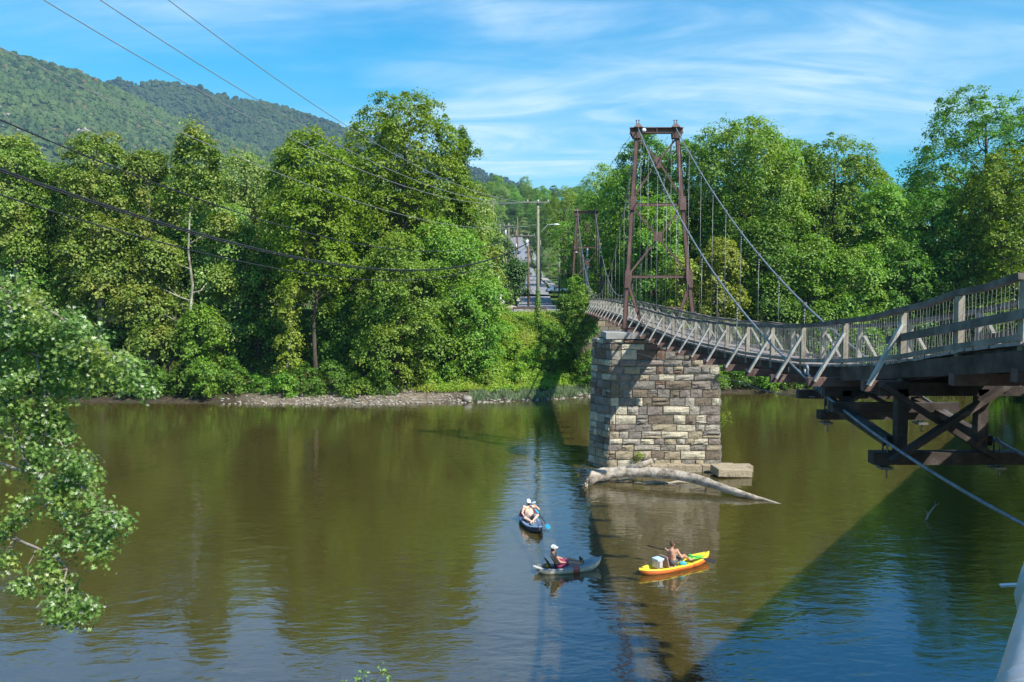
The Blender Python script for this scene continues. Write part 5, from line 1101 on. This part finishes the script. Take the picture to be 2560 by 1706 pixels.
# ================================================================== DRIFTWOOD, BLOCKS, FLOATING THINGS
def build_log():
    t = thing('driftwood_log', 'long bleached driftwood trunk lying against the foot of the stone pier', 'log', (6, 45, 0)); rg = np.random.RandomState(6)
    cl = [(1464, 1195, .36, .54), (1484, 1190, .42, .45), (1520, 1184, .48, .36), (1565, 1180, .58, .35), (1620, 1181, .62, .33), (1680, 1186, .60, .31), (1730, 1195, .52, .29), (1770, 1207, .42, .26), (1810, 1221, .30, .23), (1850, 1234, .19, .19), (1885, 1244, .10, .15), (1912, 1250, .03, .09), (1990, 1275, -.14, .05)]
    cl = [(a, b, PZ(a, b, c).y, r) for a, b, c, r in cl]
    pts = []; rad = []
    for (a, b) in zip(cl[:-1], cl[1:]):
        for s in (0, .33, .66): q = [a[i] * (1 - s) + b[i] * s for i in range(4)]; pts.append(P(q[0], q[1], q[2])); rad.append(q[3] * .86 * (1 + rg.normal() * .05))
    mb = MB(); mb.tube(pts, rad, 14); mb.v = [tuple(Vector(v) + Vector((0, 0, 1)) * .02 * mnoise.noise(Vector(v) * 3.3) + Vector((0, 1, 0)) * .02 * mnoise.noise(Vector(v) * 4.1)) for v in mb.v]; mb.obj('trunk', M['log'], t)
    mb = MB(); mb.tube([P(1560, 1178, pts[9].y), P(1600, 1164, pts[9].y - .2), P(1632, 1152, pts[9].y - .3)], [.21, .17, .13], 9); mb.tube([P(1632, 1152, pts[9].y - .3), P(1641, 1147, pts[9].y - .3)], [.10, .03], 7); mb.obj('branch_stub', M['log'], t)
    mb = MB(); mb.tube([P(1604, 1160, 44.7), P(1613, 1145, 44.6), P(1620, 1134, 44.5)], [.08, .06, .04], 8); mb.obj('branch_stub', M['log'], t)
    for a_, b_, r_ in ((pts[1], pts[1] + Vector((-.55, -.25, .42)), .13), (pts[2], pts[2] + Vector((-.35, -.55, -.30)), .15), (pts[14], pts[14] + Vector((.25, -.30, .28)), .05)):
        mb = MB(); mb.tube(wob(a_, b_, rg, 3, .25), [r_, r_ * .8, r_ * .6, r_ * .3], 8); mb.obj('branch_stub', M['log'], t)
    mb = MB(); c = pts[0].copy()
    for k in range(34):
        a = rg.rand() * 6.28; e = c + Vector((-.25 - rg.rand() * .35, (rg.rand() - .5) * .5 + math.cos(a) * .45, math.sin(a) * .48)); mb.tube(wob(c + Vector((.1, math.cos(a) * .36, math.sin(a) * .36)), e, rg, 3, .5), [.05, .04, .025, .01], 5)
    for e in ((1462, 1160), (1472, 1166), (1455, 1172)): mb.tube(wob(c + Vector((0.1, 0, .3)), P(*e, 44.5), rg, 3, .3), [.03, .022, .014, .006], 4)
    mb.obj('root', M['log'], t)
    for lab, a, b, r in (('thin barkless branch floating in front of the long driftwood trunk', (1585, 1207, PZ(1585, 1207, .05).y), (1722, 1206, PZ(1722, 1206, .05).y), .09), ('short broken stick under the root end of the driftwood trunk', (1535, 1203, PZ(1535, 1203, .05).y), (1585, 1198, PZ(1585, 1198, .1).y), .05)):
        mb = MB(); mb.tube(wob(P(*a), P(*b), rg, 5, .06), [r * .4, r, r, r * .9, r * .7, r * .3], 7); tag(mb.obj('driftwood_branch', M['log']), lab, 'branch')
    p = PZ(2315, 1300); mb = MB(); mb.tube([p - Vector((.1, 0, .3)), p + Vector((.1, 0, .25)), p + Vector((.45, .1, .62)), p + Vector((.62, .1, .7))], [.05, .04, .025, .012], 6); mb.tube([p + Vector((.1, 0, .25)), p + Vector((-.12, 0, .5))], [.02, .008], 5); mb.tube([p + Vector((.45, .1, .62)), p + Vector((.42, .1, .85))], [.015, .006], 5)
    tag(mb.obj('snag', M['log']), 'bare twig sticking out of the dark water at the right', 'snag')
build_log()

SK = new_mat('sunlit_skin'); 
def skin(name, c, hot):
    m, nt, b = new_mat(name); tc = N(nt, 'ShaderNodeTexCoord'); n = N(nt, 'ShaderNodeTexNoise', ins={'Scale': 5.0, 'Detail': 3}); L(nt, tc, 'Object', n, 0); r = ramp(nt, [(.35, c), (.7, hot)]); L(nt, n, 0, r, 0); L(nt, r, 0, b, 'Base Color'); b.inputs['Roughness'].default_value = .5; b.inputs['Subsurface Weight'].default_value = .08; b.inputs['Subsurface Radius'].default_value = (.01, .004, .002); return m
SKIN1 = skin('fair_skin', (.66, .44, .33), (.60, .34, .25)); SKIN2 = skin('tanned_skin', (.50, .30, .21), (.44, .22, .15)); SKIN3 = skin('sun_browned_skin', (.48, .27, .18), (.40, .19, .12))
def build_person(label, loc, rz, J, skin_m, shorts_m, hat=None, hair=(.05, .03, .02), beard=False, lean=0.0, big=1.0):
    """J: joints in a seated frame (x ahead, y left, z up); origin = seat"""
    t = thing('person', label, 'person', loc, None, rz); mb = MB()
    def cap(a, b, r0, r1, n=10): a = Vector(a); b = Vector(b); mb.tube([a, a.lerp(b, .5), b], [r0, (r0 + r1) / 2, r1], n); mb.ball(a, r0, n, 6); mb.ball(b, r1, n, 6)
    hip = Vector((0, 0, .13)); ch = Vector(J['chest']); nk = Vector(J['neck']); hd = Vector(J['head']); up = (nk - hip).normalized(); sh = [Vector(J['sh_l']), Vector(J['sh_r'])]
    mid = hip.lerp(ch, .5)
    for s in (-1, 1):
        cap(hip + Vector((0, s * .075, 0)), mid + Vector((.0, s * .075, 0)), .125, .115 * big); cap(mid + Vector((0, s * .075, 0)), ch + Vector((0, s * .085, 0)), .115 * big, .115)
    if big > 1.05: mb.ball(mid + Vector((.08, 0, -.02)), .155, 12, 8)
    for s_, S in zip((1, -1), sh): cap(ch + Vector((0, s_ * .08, .06)), S, .10, .075)
    cap(ch + Vector((0, 0, .10)), nk, .09, .062); cap(nk, hd - up * .06, .058, .058)
    f = Vector(J['face']).normalized(); side = Vector((0, 0, 1)).cross(f).normalized(); hu = f.cross(side)
    RM = Matrix((f, side, hu)).transposed()
    mb.ball(hd, .098, 14, 10, (1.04, .82, 1.15), RM); mb.ball(hd + f * .035 - hu * .06, .062, 10, 8, (1, .85, .9), RM)   # skull and jaw
    mb.ball(hd + f * .108 - hu * .012, .018, 7, 5, (1.1, .8, 1.5), RM)
    for s in (-1, 1): mb.ball(hd + side * s * .083 - hu * .01, .026, 7, 5, (.8, .4, 1.2), RM); mb.ball(hd + f * .088 + side * s * .032 + hu * .032, .016, 6, 4)
    for k, s in (('l', 1), ('r', -1)):
        S, E, Wr = Vector(J['sh_' + k]), Vector(J['el_' + k]), Vector(J['wr_' + k]); cap(S, E, .058, .043); cap(E, Wr, .045, .028)
        hdn = (Vector(J['ha_' + k]) - Wr).normalized(); pal = Vector(J.get('pal_' + k, (0, 0, -1))); sd = hdn.cross(pal).normalized(); pal = sd.cross(hdn).normalized(); K = Wr + hdn * .09
        for q in (-.028, -.009, .009, .028): cap(Wr + sd * q * .5, K + sd * q, .017, .013, 6)
        for qi, q in enumerate((-.03, -.010, .010, .030)):
            ln = (.030, .038, .040, .034)[qi]; a = K + sd * q; b = a + (hdn * .75 + pal * .55).normalized() * ln; c = b + (hdn * .1 + pal).normalized() * ln * .8; cap(a, b, .0105, .010, 6); cap(b, c, .010, .009, 6)
        th = Wr + hdn * .03 - sd * .03 * s; b = th + (hdn * .6 - sd * .7 * s + pal * .5).normalized() * .035; cap(th, b, .014, .012, 6); cap(b, b + (hdn * .8 + pal * .7).normalized() * .028, .012, .009, 6)
        H = hip + Vector((.03, s * .10, -.02)); Kn, An, To = Vector(J['kn_' + k]), Vector(J['an_' + k]), Vector(J['to_' + k]); cap(H, Kn, .088, .060); mb.ball(Kn, .062, 9, 6); cap(Kn, Kn.lerp(An, .4), .056, .058); cap(Kn.lerp(An, .4), An, .058, .038); cap(An, To, .042, .028); mb.ball(An, .042, 8, 6)
    o = mb.obj('body', skin_m, t, False); md = o.modifiers.new('one_surface', 'REMESH'); md.mode = 'VOXEL'; md.voxel_size = .0085; md.use_smooth_shade = True; ms = o.modifiers.new('smooth', 'SMOOTH'); ms.factor = .5; ms.iterations = 2
    sm = MB(); 
    def scap(a, b, r0, r1): a = Vector(a); b = Vector(b); sm.tube([a, a.lerp(b, .5), b], [r0, (r0 + r1) / 2, r1], 14)
    for k, s in (('l', 1), ('r', -1)):
        Kn = Vector(J['kn_' + k]); H = hip + Vector((-.02, s * .085, .0)); sm.ball(H, .142, 14, 8); scap(H + Vector((.02, 0, 0)), H.lerp(Kn, .74), .118, .096)
    o = sm.obj('shorts', shorts_m, t, False); md = o.modifiers.new('one_surface', 'REMESH'); md.mode = 'VOXEL'; md.voxel_size = .012; md.use_smooth_shade = True
    em = MB()
    for s in (-1, 1): em.ball(hd + f * .097 + side * s * .033 + hu * .010, .0105, 6, 5)
    em.obj('eyes', M['black_wire'], t, False)
    hm = MB(); hc = plain('hair', hair, .9)
    if hat is None: hm.ball(hd - f * .016 + hu * .016, .1, 14, 9, (1.02, .84, 1.08), RM); hm.obj('hair', hc, t, False)
    else:
        hm.ball(hd - f * .022 - hu * .035, .095, 12, 8, (.9, .86, .9), RM); hm.obj('hair', hc, t, False)
        cm = MB(); seg, rings = 14, 6; vs_ = []; fs_ = []
        for i in range(rings + 1):
            th = math.pi * .52 * i / rings
            for q in range(seg): ph = 2 * math.pi * q / seg; vs_.append(hd + hu * .022 + RM @ Vector((.116 * math.sin(th) * math.cos(ph), .098 * math.sin(th) * math.sin(ph), .112 * math.cos(th))))
        for i in range(rings):
            for q in range(seg): q2 = (q + 1) % seg; fs_.append((i * seg + q, (i + 1) * seg + q, (i + 1) * seg + q2, i * seg + q2))
        cm.add(vs_, fs_, True); br = [hd + hu * .026 + RM @ Vector((.085 + .105 * math.cos(a), .082 * math.sin(a), -.012 * abs(math.sin(a)))) for a in np.linspace(-1.57, 1.57, 9)]; n = len(br)
        cm.add([p + hu * .006 for p in br] + [p - hu * .006 for p in br], [tuple(range(n)), tuple(range(2 * n - 1, n - 1, -1))] + [(i, i + n, (i + 1) % n + n, (i + 1) % n) for i in range(n)]); cm.obj('cap', hat, t, False)
    if beard: bm_ = MB(); bm_.ball(hd + f * .05 - hu * .085, .058, 10, 7, (1, .95, 1), RM); bm_.obj('beard', hc, t, False)
    return t, RM
def kayak(label, a, b, W, hullm, deckm, sheer=.15, rim=None):
    """a stern, b bow, on the water"""
    a = Vector(a); b = Vector(b); Ln = (b - a).length; rz = math.atan2((b - a).y, (b - a).x); c = (a + b) / 2; t = thing('kayak', label, 'kayak', (c.x, c.y, 0), 'kayaks on the river', rz); n = 36; m = 11
    def wd(s): return W / 2 * (max(0.0, 1 - abs(s) ** 2.5)) ** .72 + .012
    def gz(s): return .17 + sheer * max(0, s) ** 2.6 + sheer * .45 * max(0, -s) ** 3
    def kz(s): return -.09 + (sheer * .9 + .10) * abs(s) ** 5
    V = []; F = []
    for i in range(n + 1):
        s = -1 + 2 * i / n; x = s * Ln / 2
        for j in range(m + 1): an = math.pi * j / m; V.append((x - .05 * abs(s) ** 6 * math.copysign(1, s) * math.sin(an), wd(s) * math.copysign(abs(math.cos(an)) ** .75, math.cos(an)), gz(s) - (gz(s) - kz(s)) * (math.sin(an) ** .8)))
    k = m + 1
    for i in range(n):
        for j in range(m): F.append((i * k + j, i * k + j + 1, (i + 1) * k + j + 1, (i + 1) * k + j))
    F += [tuple(range(k))[::-1], tuple(n * k + j for j in range(k))]
    mb = MB(); mb.add(V, F, True); mb.obj('hull', hullm, t, False)
    V = []; F = []; q = [1.015, 1.03, .93, .80, .66, .4, 0]
    prof = [q_ for q_ in q] + [-x for x in q[-2::-1]]
    for i in range(n + 1):
        s = -1 + 2 * i / n; x = s * Ln / 2; w = wd(s); rec = max(0, min(1, (.80 - abs(s)) * 7)); g = gz(s)
        for pf in prof:
            ap = abs(pf); zz = g - .022 if ap == 1.015 else g + .012 if ap > .9 else g + .022 if ap == .80 else (g - .02 * rec + .03 * (1 - rec)) if ap == .66 else (g + .035) * (1 - rec) + (.035 + .03 * abs(s)) * rec
            V.append((x, w * pf + (math.copysign(.004, pf) if pf else 0), zz))
    k = len(prof)
    for i in range(n):
        for j in range(k - 1): F.append((i * k + j, (i + 1) * k + j, (i + 1) * k + j + 1, i * k + j + 1))
    mb = MB(); mb.add(V, F, True); o = mb.obj('deck', deckm, t, False); 
    for s in (-.93, .93): h = MB(); x = s * Ln / 2; z = gz(s) + .03; h.tube([(x - .05, 0, z), (x - .03, 0, z + .04), (x + .03, 0, z + .04), (x + .05, 0, z)], .012, 6); h.obj('carry_handle', M['black_wire'], t, False)
    return t, Ln, gz
def kseat(t, x, z, m, tilt=.35, h=.42):
    mb = MB(); mb.box((x + .05, 0, z), (.42, .42, .05)); mb.obj('seat', m, t, False); b = MB(); Mx = Matrix.Rotation(-tilt, 3, 'Y'); b.box(Vector((x - .20, 0, z + .03)) + Mx @ Vector((0, 0, h / 2)), (.045, .44, h), Mx); o = b.obj('backrest', m, t, False); bv = o.modifiers.new('bevel', 'BEVEL'); bv.width = .02; bv.segments = 2
def paddle(label, a, b, blade_m, shaft_m, roll=.0):
    a = Vector(a); b = Vector(b); d = (b - a).normalized(); t = thing('paddle', label, 'paddle', (a + b) / 2); MB().tube([a, b], .016, 8).obj('shaft', shaft_m, t)
    for e, s in ((a, -1), (b, 1)):
        u = d * s; w = u.cross(Vector((0, 0, 1))).normalized(); nn = u.cross(w).normalized(); w = (w * math.cos(roll) + nn * math.sin(roll)).normalized(); th = u.cross(w).normalized() * .008
        out = [(0, .02), (.10, .075), (.26, .095), (.38, .085), (.44, .05), (.44, -.04), (.38, -.08), (.26, -.09), (.10, -.07), (0, -.02)]; pts = [e + u * (x - .05) + w * y for x, y in out]; n = len(pts); mb = MB(); mb.add([p + th for p in pts] + [p - th for p in pts], [tuple(range(n)), tuple(range(2 * n - 1, n - 1, -1))] + [(i, i + n, (i + 1) % n + n, (i + 1) % n) for i in range(n)]); mb.obj('blade', blade_m, t)
    return t
def local(t, v): return Matrix.Translation(t.location) @ t.rotation_euler.to_matrix().to_4x4() @ Vector(v)
def build_boats():
    dk = plain('dark_navy_plastic', (.035, .04, .06), .35); crm = plain('cream_plastic', (.82, .70, .52), .4); grey = plain('grey_deck_plastic', (.36, .37, .38), .45); yel = mat_noise('yellow_plastic', [(.3, (.66, .50, .03)), (.7, (.74, .57, .04))], 1, 2, .35); org = plain('orange_plastic', (.72, .17, .03), .35)
    bluedk = plain('blue_grey_deck', (.16, .25, .38), .35); blk = plain('black_foam', (.02, .02, .022), .7); navy = plain('navy_fabric', (.03, .04, .10), .8); maroon = plain('maroon_fabric', (.24, .03, .09), .8); red = plain('salmon_red_towel', (.62, .13, .09), .8)
    whitec = plain('white_cap_cloth', (.80, .79, .77), .8); cyan = plain('cyan_plastic', (.03, .45, .68), .3); lime = plain('lime_green_fabric', (.12, .62, .06), .6); silver = plain('silver_grey_cloth', (.42, .40, .42), .45, .1); teal = plain('patterned_teal_shorts', (.05, .35, .42), .7); greysh = plain('charcoal_shorts', (.09, .09, .10), .8); lblue = plain('pale_blue_plastic', (.42, .62, .82), .35)
    # 1: dark kayak, bow towards the camera
    k, Ln, gz = kayak('dark navy kayak with a blue-grey deck, farthest of the three, its bow towards the camera', PZ(1308, 1288), PZ(1347, 1338), .78, dk, bluedk, .17)
    kseat(k, -.35, .10, blk, .45, .46)
    mb = MB(); mb.box((-.62, .24, .33), (.10, .22, .26), Matrix.Rotation(.4, 3, 'X')); mb.box((-.62, -.24, .33), (.10, .22, .24), Matrix.Rotation(-.4, 3, 'X')); mb.obj('seat_wing', maroon, k, False)
    f1 = MB(); f1.tube([(.3, .40, .20), (.55, .37, .22), (.7, .34, .22)], .03, 6); f1.obj('side_rail', plain('orange_strap', (.6, .16, .04), .6), k, False)
    J = dict(chest=(-.13, 0, .42), neck=(-.17, 0, .60), head=(-.17, 0, .75), face=(1, .05, -.08), sh_l=(-.15, .20, .54), sh_r=(-.15, -.20, .54), el_r=(-.02, -.31, .31), wr_r=(.16, -.22, .15), ha_r=(.26, -.19, .12), el_l=(.07, .42, .46), wr_l=(.06, .23, .66), ha_l=(.06, .17, .74), pal_l=(0, -1, .2),
             kn_l=(.36, .30, .28), an_l=(.52, .04, .08), to_l=(.68, .03, .08), kn_r=(.38, -.28, .20), an_r=(.60, -.02, .09), to_r=(.74, -.10, .08))
    bp = local(k, (-.30, 0, .13)); p, RM = build_person('bearded person in a white cap drinking from a bottle in the dark kayak', bp, k.rotation_euler.z, J, SKIN1, plain('grey_swim_shorts', (.16, .15, .17), .8), whitec, (.05, .03, .02), True, big=1.15)
    h = local(p, (.02, .13, .755)); m_ = local(p, (-.05, .03, .725)); bt = MB(); d = (h - m_).normalized(); a = m_ + d * .03; bt.tube([a, a + d * .04, a + d * .07, a + d * .24, a + d * .25], [.014, .014, .036, .038, .02], 10); tag(bt.obj('bottle', lblue), 'pale blue bottle raised to the mouth of the person in the dark kayak', 'bottle')
    a = local(k, (-.9, -.1, .30)); b_ = local(k, (.45, .50, .22)); paddle('black-shafted paddle with cyan blades lying across the side of the dark kayak', local(k, (-.55, .46, .34)), local(k, (.62, .56, .14)), cyan, M['black_wire'], .6)
    gd = MB(); q = local(k, (.30, .02, .16)); gd.box(q, (.16, .12, .08)); gd.ball(q + Vector((.1, 0, .05)), .05, 7, 5); tag(gd.obj('gear_bundle', plain('black_white_gear', (.3, .29, .3), .6)), 'small black and white gear bundle between the feet in the dark kayak', 'gear')
    # 2: cream kayak
    k, Ln, gz = kayak('cream and grey sit-on-top kayak left of the yellow one', PZ(1332, 1434), PZ(1503, 1419), .76, crm, grey, .22)
    kseat(k, -.42, .10, blk, .5, .40)
    w = MB(); w.box((-.95, 0, .155), (.48, .36, .05)); w.obj('tank_well', blk, k, False)
    J = dict(chest=(-.17, 0, .40), neck=(-.22, 0, .58), head=(-.20, 0, .735), face=(1, .0, .0), sh_l=(-.20, .19, .52), sh_r=(-.20, -.19, .52), el_l=(.03, .25, .30), wr_l=(.24, .17, .24), ha_l=(.33, .14, .22), el_r=(-.02, -.25, .28), wr_r=(.20, -.18, .22), ha_r=(.29, -.15, .20),
             kn_l=(.44, .14, .24), an_l=(.84, .10, .12), to_l=(.86, .11, .30), kn_r=(.45, -.13, .19), an_r=(.84, -.12, .10), to_r=(.86, -.13, .27))
    bp = local(k, (-.33, 0, .13)); p, RM = build_person('person in a white cap leaning back with outstretched legs in the cream kayak', bp, k.rotation_euler.z, J, SKIN2, maroon, whitec, (.05, .03, .02))
    for s in (1, -1): sh = MB(); c0 = Vector((.85, .11 * s, .19)); sh.tube([c0 + Vector((0, 0, -.09)), c0 + Vector((.02, 0, 0)), c0 + Vector((.0, 0, .12))], [.048, .052, .035], 9); sh.obj('water_shoe', blk, p, False)
    tw = MB(); q = local(k, (.10, -.385, .19)); dx = (local(k, (.34, -.385, .19)) - q); n_ = (local(k, (0, -1, 0)) - local(k, (0, 0, 0))).normalized()
    vs_ = []
    for i in range(5):
        for j, (o_, z) in enumerate(((-.12, .04), (.0, .035), (.022, -.04), (.028, -.15 - .03 * (i % 3)))): vs_.append(q + dx * (i / 4) + n_ * (o_ + .012 * (i % 2)) + Vector((0, 0, z)))
    tw.add(vs_, [(i * 4 + j, i * 4 + j + 1, (i + 1) * 4 + j + 1, (i + 1) * 4 + j) for i in range(4) for j in range(3)], True); o = tw.obj('towel', red); sd = o.modifiers.new('thickness', 'SOLIDIFY'); sd.thickness = .012; tag(o, 'salmon red towel hanging over the side of the cream kayak', 'towel')
    gb = MB(); q = local(k, (-.78, .02, .24)); gb.ball(q, .12, 10, 7, (1.4, 1, .6)); tag(gb.obj('dry_bag', plain('yellow_red_bag', (.62, .42, .06), .6)), 'small yellow bag behind the seat of the cream kayak', 'bag')
    gb = MB(); q = local(k, (-1.0, 0, .24)); gb.box(q, (.26, .20, .10)); gb.ball(q + Vector((.1, 0, .05)), .07, 8, 5); tag(gb.obj('gear_pile', plain('grey_gear', (.14, .14, .15), .6)), 'dark grey gear in the rear well of the cream kayak', 'gear')
    # 3: yellow kayak
    k, Ln, gz = kayak('yellow kayak with an orange hull bottom, nearest the pier', PZ(1597, 1440), PZ(1772, 1401), .80, org, yel, .15)
    kseat(k, -.25, .11, plain('rosy_grey_seat', (.36, .24, .22), .6), .25, .42)
    sc = MB()
    for s in (-.35, .30, .55): sc.tube([(s, y, gz(s / Ln * 2) + .035) for y in (-.36, -.2)], .012, 5)
    sc.obj('deck_strap', M['black_wire'], k, False)
    ba = MB(); ba.tube([(x, -.405 * (1 - .25 * abs(x) ** 2.2), .10) for x in np.linspace(-1.2, 1.2, 12)], .018, 6); 
    ba.obj('bottom_band', org, k, False)
    J = dict(chest=(-.02, 0, .42), neck=(.01, 0, .61), head=(.03, .01, .76), face=(.75, .55, -.12), sh_l=(-.10, .18, .55), sh_r=(.10, -.17, .55), el_l=(.16, .28, .34), wr_l=(.36, .18, .40), ha_l=(.44, .14, .40), el_r=(.20, -.30, .34), wr_r=(.42, -.22, .34), ha_r=(.50, -.19, .33), pal_l=(.2, 0, -1), pal_r=(.2, 0, -1),
             kn_l=(.42, .17, .34), an_l=(.74, .14, .10), to_l=(.88, .16, .12), kn_r=(.44, -.17, .32), an_r=(.76, -.15, .10), to_r=(.90, -.19, .12))
    bp = local(k, (-.16, 0, .14)); p, RM = build_person('bare-backed person with cropped hair, seen from behind, paddling the yellow kayak', bp, k.rotation_euler.z, J, SKIN3, greysh, None, (.075, .045, .032))
    hl = local(p, (.45, .16, .375)); hr = local(p, (.51, -.22, .305)); d = (hr - hl).normalized(); c = (hl + hr) / 2
    A = P(1640, 1384, c.y + .5); B = P(1758, 1412, c.y - .35); paddle('black paddle held across the lap in the yellow kayak', c - (B - A).normalized() * .95, c + (B - A).normalized() * .85, blk, M['black_wire'], .5)
    pt = MB(); q = local(k, (.10, -.30, .22)); pt.ball(q, .13, 10, 7, (1.2, .7, .8)); tag(pt.obj('wet_towel', teal), 'teal patterned cloth beside the hip of the person in the yellow kayak', 'cloth')
    cl = thing('cooler_bag', 'silver-grey soft cooler with a pale blue lid behind the seat of the yellow kayak', 'cooler', local(k, (-.80, 0, .16)), None, k.rotation_euler.z)
    cb = MB(); cb.box((0, 0, .15), (.29, .33, .30)); o = cb.obj('bag', silver, cl, False); bv = o.modifiers.new('bevel', 'BEVEL'); bv.width = .03; bv.segments = 2
    cb = MB(); cb.box((0, 0, .32), (.31, .35, .045)); o = cb.obj('lid', lblue, cl, False); bv = o.modifiers.new('bevel', 'BEVEL'); bv.width = .015
    for s in (-.10, .10): cb = MB(); cb.tube([(-.05 + .0, 0, .0), (0, 0, 0)], .001, 3) if False else None; h = MB(); h.bar((s, -.171, .02), (s, -.171, .27), .035, .012); h.obj('strap', M['black_wire'], cl, False)
    gb = MB(); rr = random.Random(2); q = local(k, (.98, 0, .22))
    for _ in range(9): gb.ball(q + Vector((rr.uniform(-.24, .24), rr.uniform(-.10, .10), rr.uniform(-.02, .05))), rr.uniform(.05, .10), 7, 5, (1.6, 1, .6), Matrix.Rotation(rr.uniform(0, 3), 3, 'Z'))
    tag(gb.obj('life_vest', lime), 'lime green life vest stowed on the front deck of the yellow kayak', 'life vest')
build_boats()

# ---- small things across the river
def small_town():
    p = P(1295, 742, 118); t = thing('road_sign', 'small white marker post at the street end left of the poles', 'sign', (p.x, 118, ground_z(p.x, 118))); z = ground_z(p.x, 118); MB().box((p.x, 118, z + .6), (.10, .08, 1.2)).obj('post', M['white'], t); MB().box((p.x + .05, 117.94, z + 1.15), (.42, .04, .5), Matrix.Rotation(.5, 3, 'Y')).obj('board', M['white'], t)
    mb = MB(); p = P(1278, 764, 104); z = ground_z(p.x, 104); mb.ball((p.x, 104, z + .2), .55, 9, 6, (1.5, .8, .7)); mb.ball((p.x - .9, 104.4, z + .15), .4, 8, 6, (1.4, .8, .7)); mb.ball((p.x + 1.0, 103.6, z + .1), .42, 8, 6, (1.6, .8, .6)); tag(mb.obj('rock_pile', M['white_rock']), 'pale rocks lying at the street end above the slope', 'rock')
    t = thing('guard_rail', 'low rusty brown rail across the street end above the slope', 'guard rail', (2, 99, 8)); a = P(1283, 771, 99); b = P(1366, 768, 99)
    for s in (0, .33, .66, 1): q = a.lerp(b, s); z = ground_z(q.x, 99); MB().box((q.x, 99.1, z + .35), (.1, .1, .9)).obj('post', M['rust'], t)
    a.z = ground_z(a.x, 99) + .75; b.z = ground_z(b.x, 99) + .75; MB().bar(a, b, .06, .22).obj('rail', M['rust'], t)
    # parked cars in the street
    for lab, px, D, c in (('blue parked car high up the street', 1287, 300, (.05, .12, .32)), ('dark parked car on the right side of the street', 1326, 262, (.03, .03, .035)), ('blue-grey car parked behind the tall utility pole', 1392, 176, (.12, .2, .32))):
        x = (px - CX) / F_PX * D; z = ground_z(x, D) + .12; t = thing('parked_car', lab, 'car', (x, D, z), 'cars parked in the street', .2); b = MB(); pr = [(-2.2, .35), (-2.2, .8), (-1.4, .95), (-.8, 1.42), (.8, 1.42), (1.4, .98), (2.2, .82), (2.2, .35)]; n = len(pr)
        b.add([(x_, -.85, z_) for x_, z_ in pr] + [(x_, .85, z_) for x_, z_ in pr], [tuple(range(n)), tuple(range(2 * n - 1, n - 1, -1))] + [(i, i + n, (i + 1) % n + n, (i + 1) % n) for i in range(n)]); o = b.obj('body', plain('car_paint_' + lab[:4], c, .3), t, False); g = MB(); g.box((0, 0, 1.15), (1.9, 1.72, .36)); g.obj('windows', M['black_wire'], t, False)
        for x_ in (-1.35, 1.35):
            for y_ in (-.8, .8): MB().cyl((x_, y_ - .1, .33), (x_, y_ + .1, .33), .33, n=12).obj('wheel', M['black_wire'], t, False)
    # houses glimpsed among the trees
    for lab, px, D, w, c in (('white house half hidden by the trees behind the right bank', 1760, 150, 12, 'white'), ('small white house behind the tallest tree on the left bank', 1190, 150, 9, 'white')):
        x = (px - CX) / F_PX * D; z = ground_z(x, D); t = thing('house', lab, 'house', (x, D, z), None, .2); MB().box((0, 0, 2.4), (w, 8, 4.8)).obj('wall', M[c], t, False); r = MB(); r.add([(-w / 2 - .4, -4.4, 4.8), (w / 2 + .4, -4.4, 4.8), (w / 2 + .4, 4.4, 4.8), (-w / 2 - .4, 4.4, 4.8), (-w / 2 - .4, 0, 7.4), (w / 2 + .4, 0, 7.4)], [(0, 1, 5, 4), (2, 3, 4, 5), (0, 4, 3), (1, 2, 5), (3, 2, 1, 0)]); r.obj('roof', M['rust'] if '.' in c else M['asphalt'], t, False)
        for k_ in range(3): MB().box((-w / 2 + 2 + k_ * (w - 4) / 2, -4.03, 2.5), (1.1, .1, 1.4)).obj('window', M['black_wire'], t, False)
small_town()
